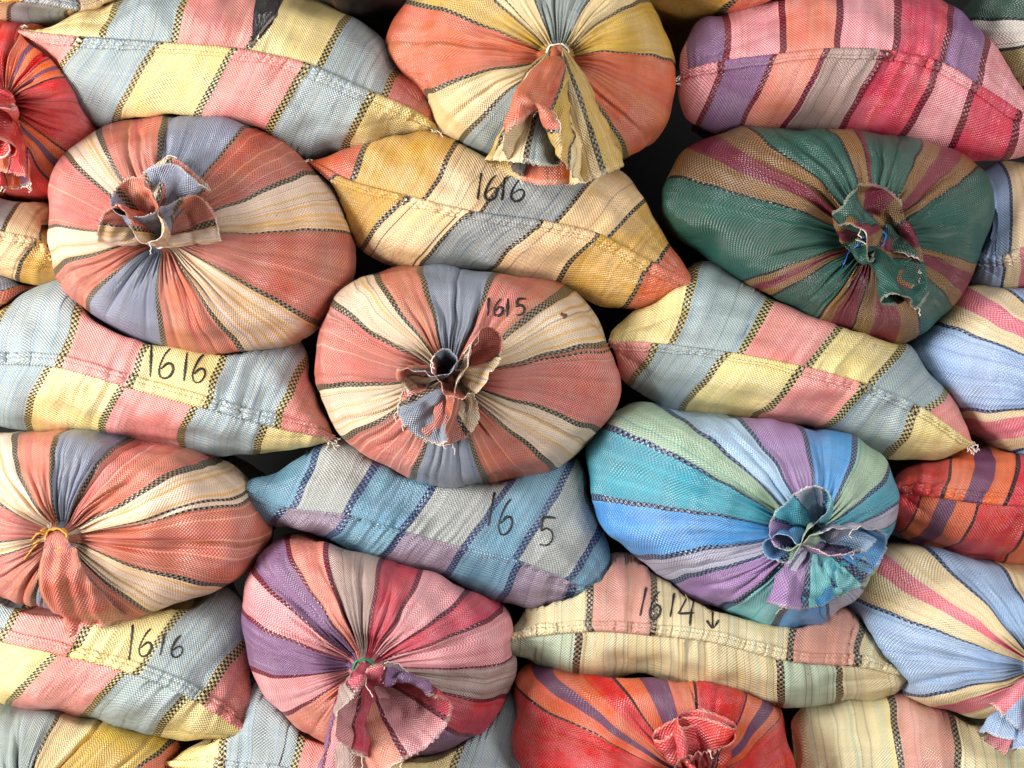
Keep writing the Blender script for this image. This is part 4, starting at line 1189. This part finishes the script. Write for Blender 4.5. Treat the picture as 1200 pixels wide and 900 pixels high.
BY = {s.key: s for s in SACKS}
ORDER = ['salmon_upper', 'pastel_top', 'mustard_top', 'magenta_top', 'mustard_sliver', 'black', 'cream_top', 'scarlet_left', 'green', 'white_olive', 'powder_edge',
         'mustard_1616', 'salmon_middle', 'mustard_edge', 'pastel_1616_left', 'salmon_edge', 'pastel_right', 'powder_high', 'turquoise', 'steel_blue', 'salmon_low', 'straw_1614',
         'scarlet_right', 'magenta', 'powder_low', 'pastel_1616_low', 'pastel_bottom', 'scarlet_bottom', 'straw_corner', 'mustard_corner']
settle([BY[k_] for k_ in ORDER])

# ------------------------------------------------------------------ labels, and what belongs to each sack
LABEL = {
 'salmon_upper': 'salmon, grey and cream striped tied sack with its open mouth flaring upward above the knot',
 'mustard_top': 'mustard, cream and tangerine tied sack with a wide mouth ruffle drooping over a marked sack',
 'green': 'dark green tied sack with olive and wine stripes',
 'salmon_middle': 'salmon, grey and cream tied sack marked 1615 beside its knot',
 'turquoise': 'turquoise, blue and purple striped tied sack with a crumpled rosette at its knot',
 'salmon_low': 'salmon, grey and cream tied sack with yellow twine and a hanging red tongue',
 'magenta': 'pink, purple and crimson striped tied sack with green twine at its knot',
 'scarlet_bottom': 'scarlet tied sack with orange and purple stripes underneath the straw coloured sack marked 1614',
 'powder_low': 'powder blue and cream tied sack with a pink stripe, underneath the scarlet sewn sack',
 'powder_high': 'powder blue and cream tied sack with pink stripes, resting on the scarlet sewn sack',
 'scarlet_left': 'scarlet tied sack with crumpled red mouth behind the corner of a pastel checked sack',
 'mustard_corner': 'silvery grey, cream and mustard gathered sack below the pastel sack marked 1616',
 'black': 'black tied sack with a dark flap hanging onto the pastel sack below it',
 'white_olive': 'off-white and olive striped tied sack behind the pink and purple sewn sack',
 'salmon_edge': 'grey and red striped sack wedged between a mustard hem and a pale blue check',
 'pastel_top': 'pink, yellow and pale blue checked sewn sack lying on the upper salmon tied sack',
 'mustard_1616': 'mustard, cream and grey sewn sack marked 1616 below the drooping mustard ruffle',
 'magenta_top': 'pink, crimson and purple striped sewn sack lying on the dark green sack',
 'pastel_1616_left': 'pink, yellow and pale blue sewn sack marked 1616 directly under the upper salmon tied sack',
 'pastel_right': 'pink, yellow and pale blue sewn sack without a number between the green and turquoise sacks',
 'steel_blue': 'steel blue, grey and mauve sewn sack with 16 5 written on it',
 'straw_1614': 'straw coloured sewn sack with pink and mint bands, marked 1614 with an arrow',
 'pastel_1616_low': 'pink, yellow and grey blue sewn sack marked 1616 beneath the red cloth tongue',
 'pastel_bottom': 'pale blue, pink and yellow sewn sack underneath the pink and purple tied sack',
 'scarlet_right': 'scarlet sewn sack with an orange and purple stripe, next to the turquoise sack',
 'straw_corner': 'straw coloured sack with one broad pink stripe below the powder blue ruffle',
 'powder_edge': 'cream sewn sack with powder blue corner hem, touching the dark green sack',
 'mustard_edge': 'tan and mustard sewn sack below the scarlet sack with the crumpled red mouth',
 'cream_top': 'cream and grey sewn sack lying on the scarlet sack with the crumpled red mouth',
 'mustard_sliver': 'mustard and orange sewn sack lying on the pink and purple sewn sack',
}
COLLAR = {
 'salmon_upper': dict(crush=700, length=0.125, circ=1.3, axis=(0.4, -0.6, 0.9), grav=(0.5, -0.5, 2.2), stiff=0.22, chaos=3.5, lobes=5, seed=925, flare=0.95, mat=THREAD_W, ends=0),
 'mustard_top': dict(crush=650, length=0.23, circ=1.3, axis=(0.06, -0.42, -1.2), grav=(0, 0.0, -4), stiff=0.22, chaos=3.5, lobes=5, seed=888, flare=0.9, rows=16, twist=2.27, mat=THREAD_W, ends=0),
 'green': dict(crush=500, length=0.13, circ=1.3, axis=(0.05, -0.8, -0.5), grav=(0, 0.0, -1.8), stiff=0.22, chaos=3.5, lobes=5, seed=289, flare=0.85, mat=THREAD_BL, ends=1),
 'salmon_middle': dict(crush=800, length=0.105, circ=1.3, axis=(0.3, -0.9, -0.5), grav=(0, 0.0, -1), stiff=0.22, chaos=3.2, lobes=5, seed=913, flare=0.95, mat=THREAD_D, ends=4),
 'turquoise': dict(crush=900, length=0.12, circ=1.45, axis=(0.3, -0.9, -0.1), grav=(0, 0.0, -1), stiff=0.22, chaos=3.5, lobes=5, seed=864, flare=0.95, mat=THREAD_BL, ends=0),
 'salmon_low': dict(tongue=(0.020, 0.066, 0.045, 0.12), steps=2, crumple=0.6, crush=0.0, ruf=0.05, length=0.175, circ=0.4, axis=(0.14, -0.35, -1), grav=(0, 3.0, -5), stiff=0.1, lobes=2, seed=46, flare=0.2, rows=16, chaos=0.0, squash=0.3, focus=(301, 34, 190), mat=THREAD_Y, ends=3),
 'magenta': dict(crush=800, length=0.18, circ=1.3, axis=(0.2, -0.6, -0.75), grav=(0, 0.0, -3.5), stiff=0.22, chaos=3.0, lobes=5, seed=371, flare=0.8, rows=15, mat=THREAD_GR, ends=0),
 'scarlet_bottom': dict(crush=650, focus=(275, 110, 290), length=0.12, circ=0.95, axis=(0.2, -0.8, 0.6), grav=(0, 0, 2.0), stiff=0.22, chaos=3.0, lobes=5, seed=901, flare=0.9, mat=THREAD_W, ends=0),
 'powder_low': dict(crush=600, length=0.14, circ=1.3, axis=(-0.3, -0.5, -0.8), grav=(-1, 0.0, -4), stiff=0.22, chaos=3.0, lobes=5, seed=1012, flare=0.8, mat=THREAD_W, ends=0),
 'powder_high': dict(length=0.10, circ=0.9, axis=(0.1, -0.9, -0.3), seed=13, flare=0.8, grav=(0, 1, -2), stiff=.5, lobes=3, mat=THREAD_W, ends=0),
 'scarlet_left': dict(crush=650, focus=(353, 62, 220), length=0.15, circ=1.3, axis=(0.1, -0.8, -0.45), grav=(0, 0.0, -2), stiff=0.22, chaos=3.5, lobes=5, seed=1116, flare=0.9, mat=THREAD_W, ends=1),
 'mustard_corner': dict(length=0.10, circ=0.8, axis=(0.1, -0.7, -0.7), seed=15, flare=0.7, mat=THREAD_W, ends=0),
 'black': dict(steps=2, tongue=(0.028, 0.024, -0.03, 0.14), crush=0.0, length=0.195, circ=0.16, axis=(-0.02, -0.6, -1), grav=(0, 0.0, -8), stiff=0.9, lobes=2, seed=16, flare=0.14, squash=0.4, mat=THREAD_W, ends=0, chaos=0.6),
 'white_olive': dict(length=0.10, circ=0.8, axis=(0.1, -0.9, -0.3), seed=17, flare=0.7, mat=THREAD_W, ends=0),
 'salmon_edge': dict(length=0.08, circ=0.6, axis=(-0.1, -0.9, -0.3), seed=18, flare=0.7, mat=THREAD_W, ends=0),
}
WRITE = {
 'salmon_middle': ([('1', 569, 349, 7, 21, .05), ('6', 577, 350, 16, 20, .05), ('1', 591, 350, 8, 21, .05), ('5', 600, 350, 19, 20, .05), ('h', 656, 366, 8, 7, 0)], 2.9),
 'mustard_1616': ([('1', 559, 203, 6, 31, .12), ('6', 567, 205, 20, 30, .1), ('1', 586, 208, 8, 27, .1), ('6', 597, 208, 22, 28, .1)], 2.6),
 'pastel_1616_left': ([('1', 173, 404, 8, 38, .02), ('6', 184, 408, 24, 35, .05), ('1', 213, 413, 9, 34, .1), ('6', 224, 415, 21, 33, .1)], 2.6),
 'steel_blue': ([('1', 571, 577, 10, 39, .18), ('6', 583, 584, 22, 42, .12), ('5', 626, 606, 28, 34, .05)], 2.5),
 'straw_1614': ([('1', 749, 688, 10, 34, .2), ('6', 760, 693, 18, 32, .1), ('1', 784, 695, 8, 28, .15), ('4', 793, 701, 24, 31, .1), ('v', 826, 712, 18, 24, 0)], 2.5),
 'pastel_1616_low': ([('1', 149, 732, 9, 46, .1), ('6', 162, 736, 20, 33, .15), ('1', 186, 742, 9, 26, .2), ('6', 199, 744, 19, 26, .1)], 2.4),
}

random.seed(1)
for s in [BY[k_] for k_ in ORDER]:
    detail(s)
    lo_, hi_ = s.G.reshape(-1, 3).min(0), s.G.reshape(-1, 3).max(0)
    base = np.array([(lo_[0] + hi_[0]) / 2, (lo_[1] + hi_[1]) / 2, lo_[2]])
    root = bpy.data.objects.new('tied_sack' if s.kind == 'tied' else 'sewn_sack', None)
    root.empty_display_size = 0.05
    root.location = base
    COL.objects.link(root)
    root['label'] = LABEL[s.key]
    root['category'] = 'sack'
    root['group'] = 'sacks tied at the mouth, stacked in a wall' if s.kind == 'tied' else 'sacks with sewn hems, stacked in a wall'
    build_body(s, root, base)
    if s.kind == 'tied':
        kw = dict(COLLAR[s.key]); mt = kw.pop('mat'); en = kw.pop('ends')
        collar(s, root, base, **kw)
        tie(s, root, base, mt, en)
    else:
        hem_strip(s, root, base)
    if s.key in WRITE:
        g_, w_ = WRITE[s.key]
        writing(s, root, base, g_, w_)
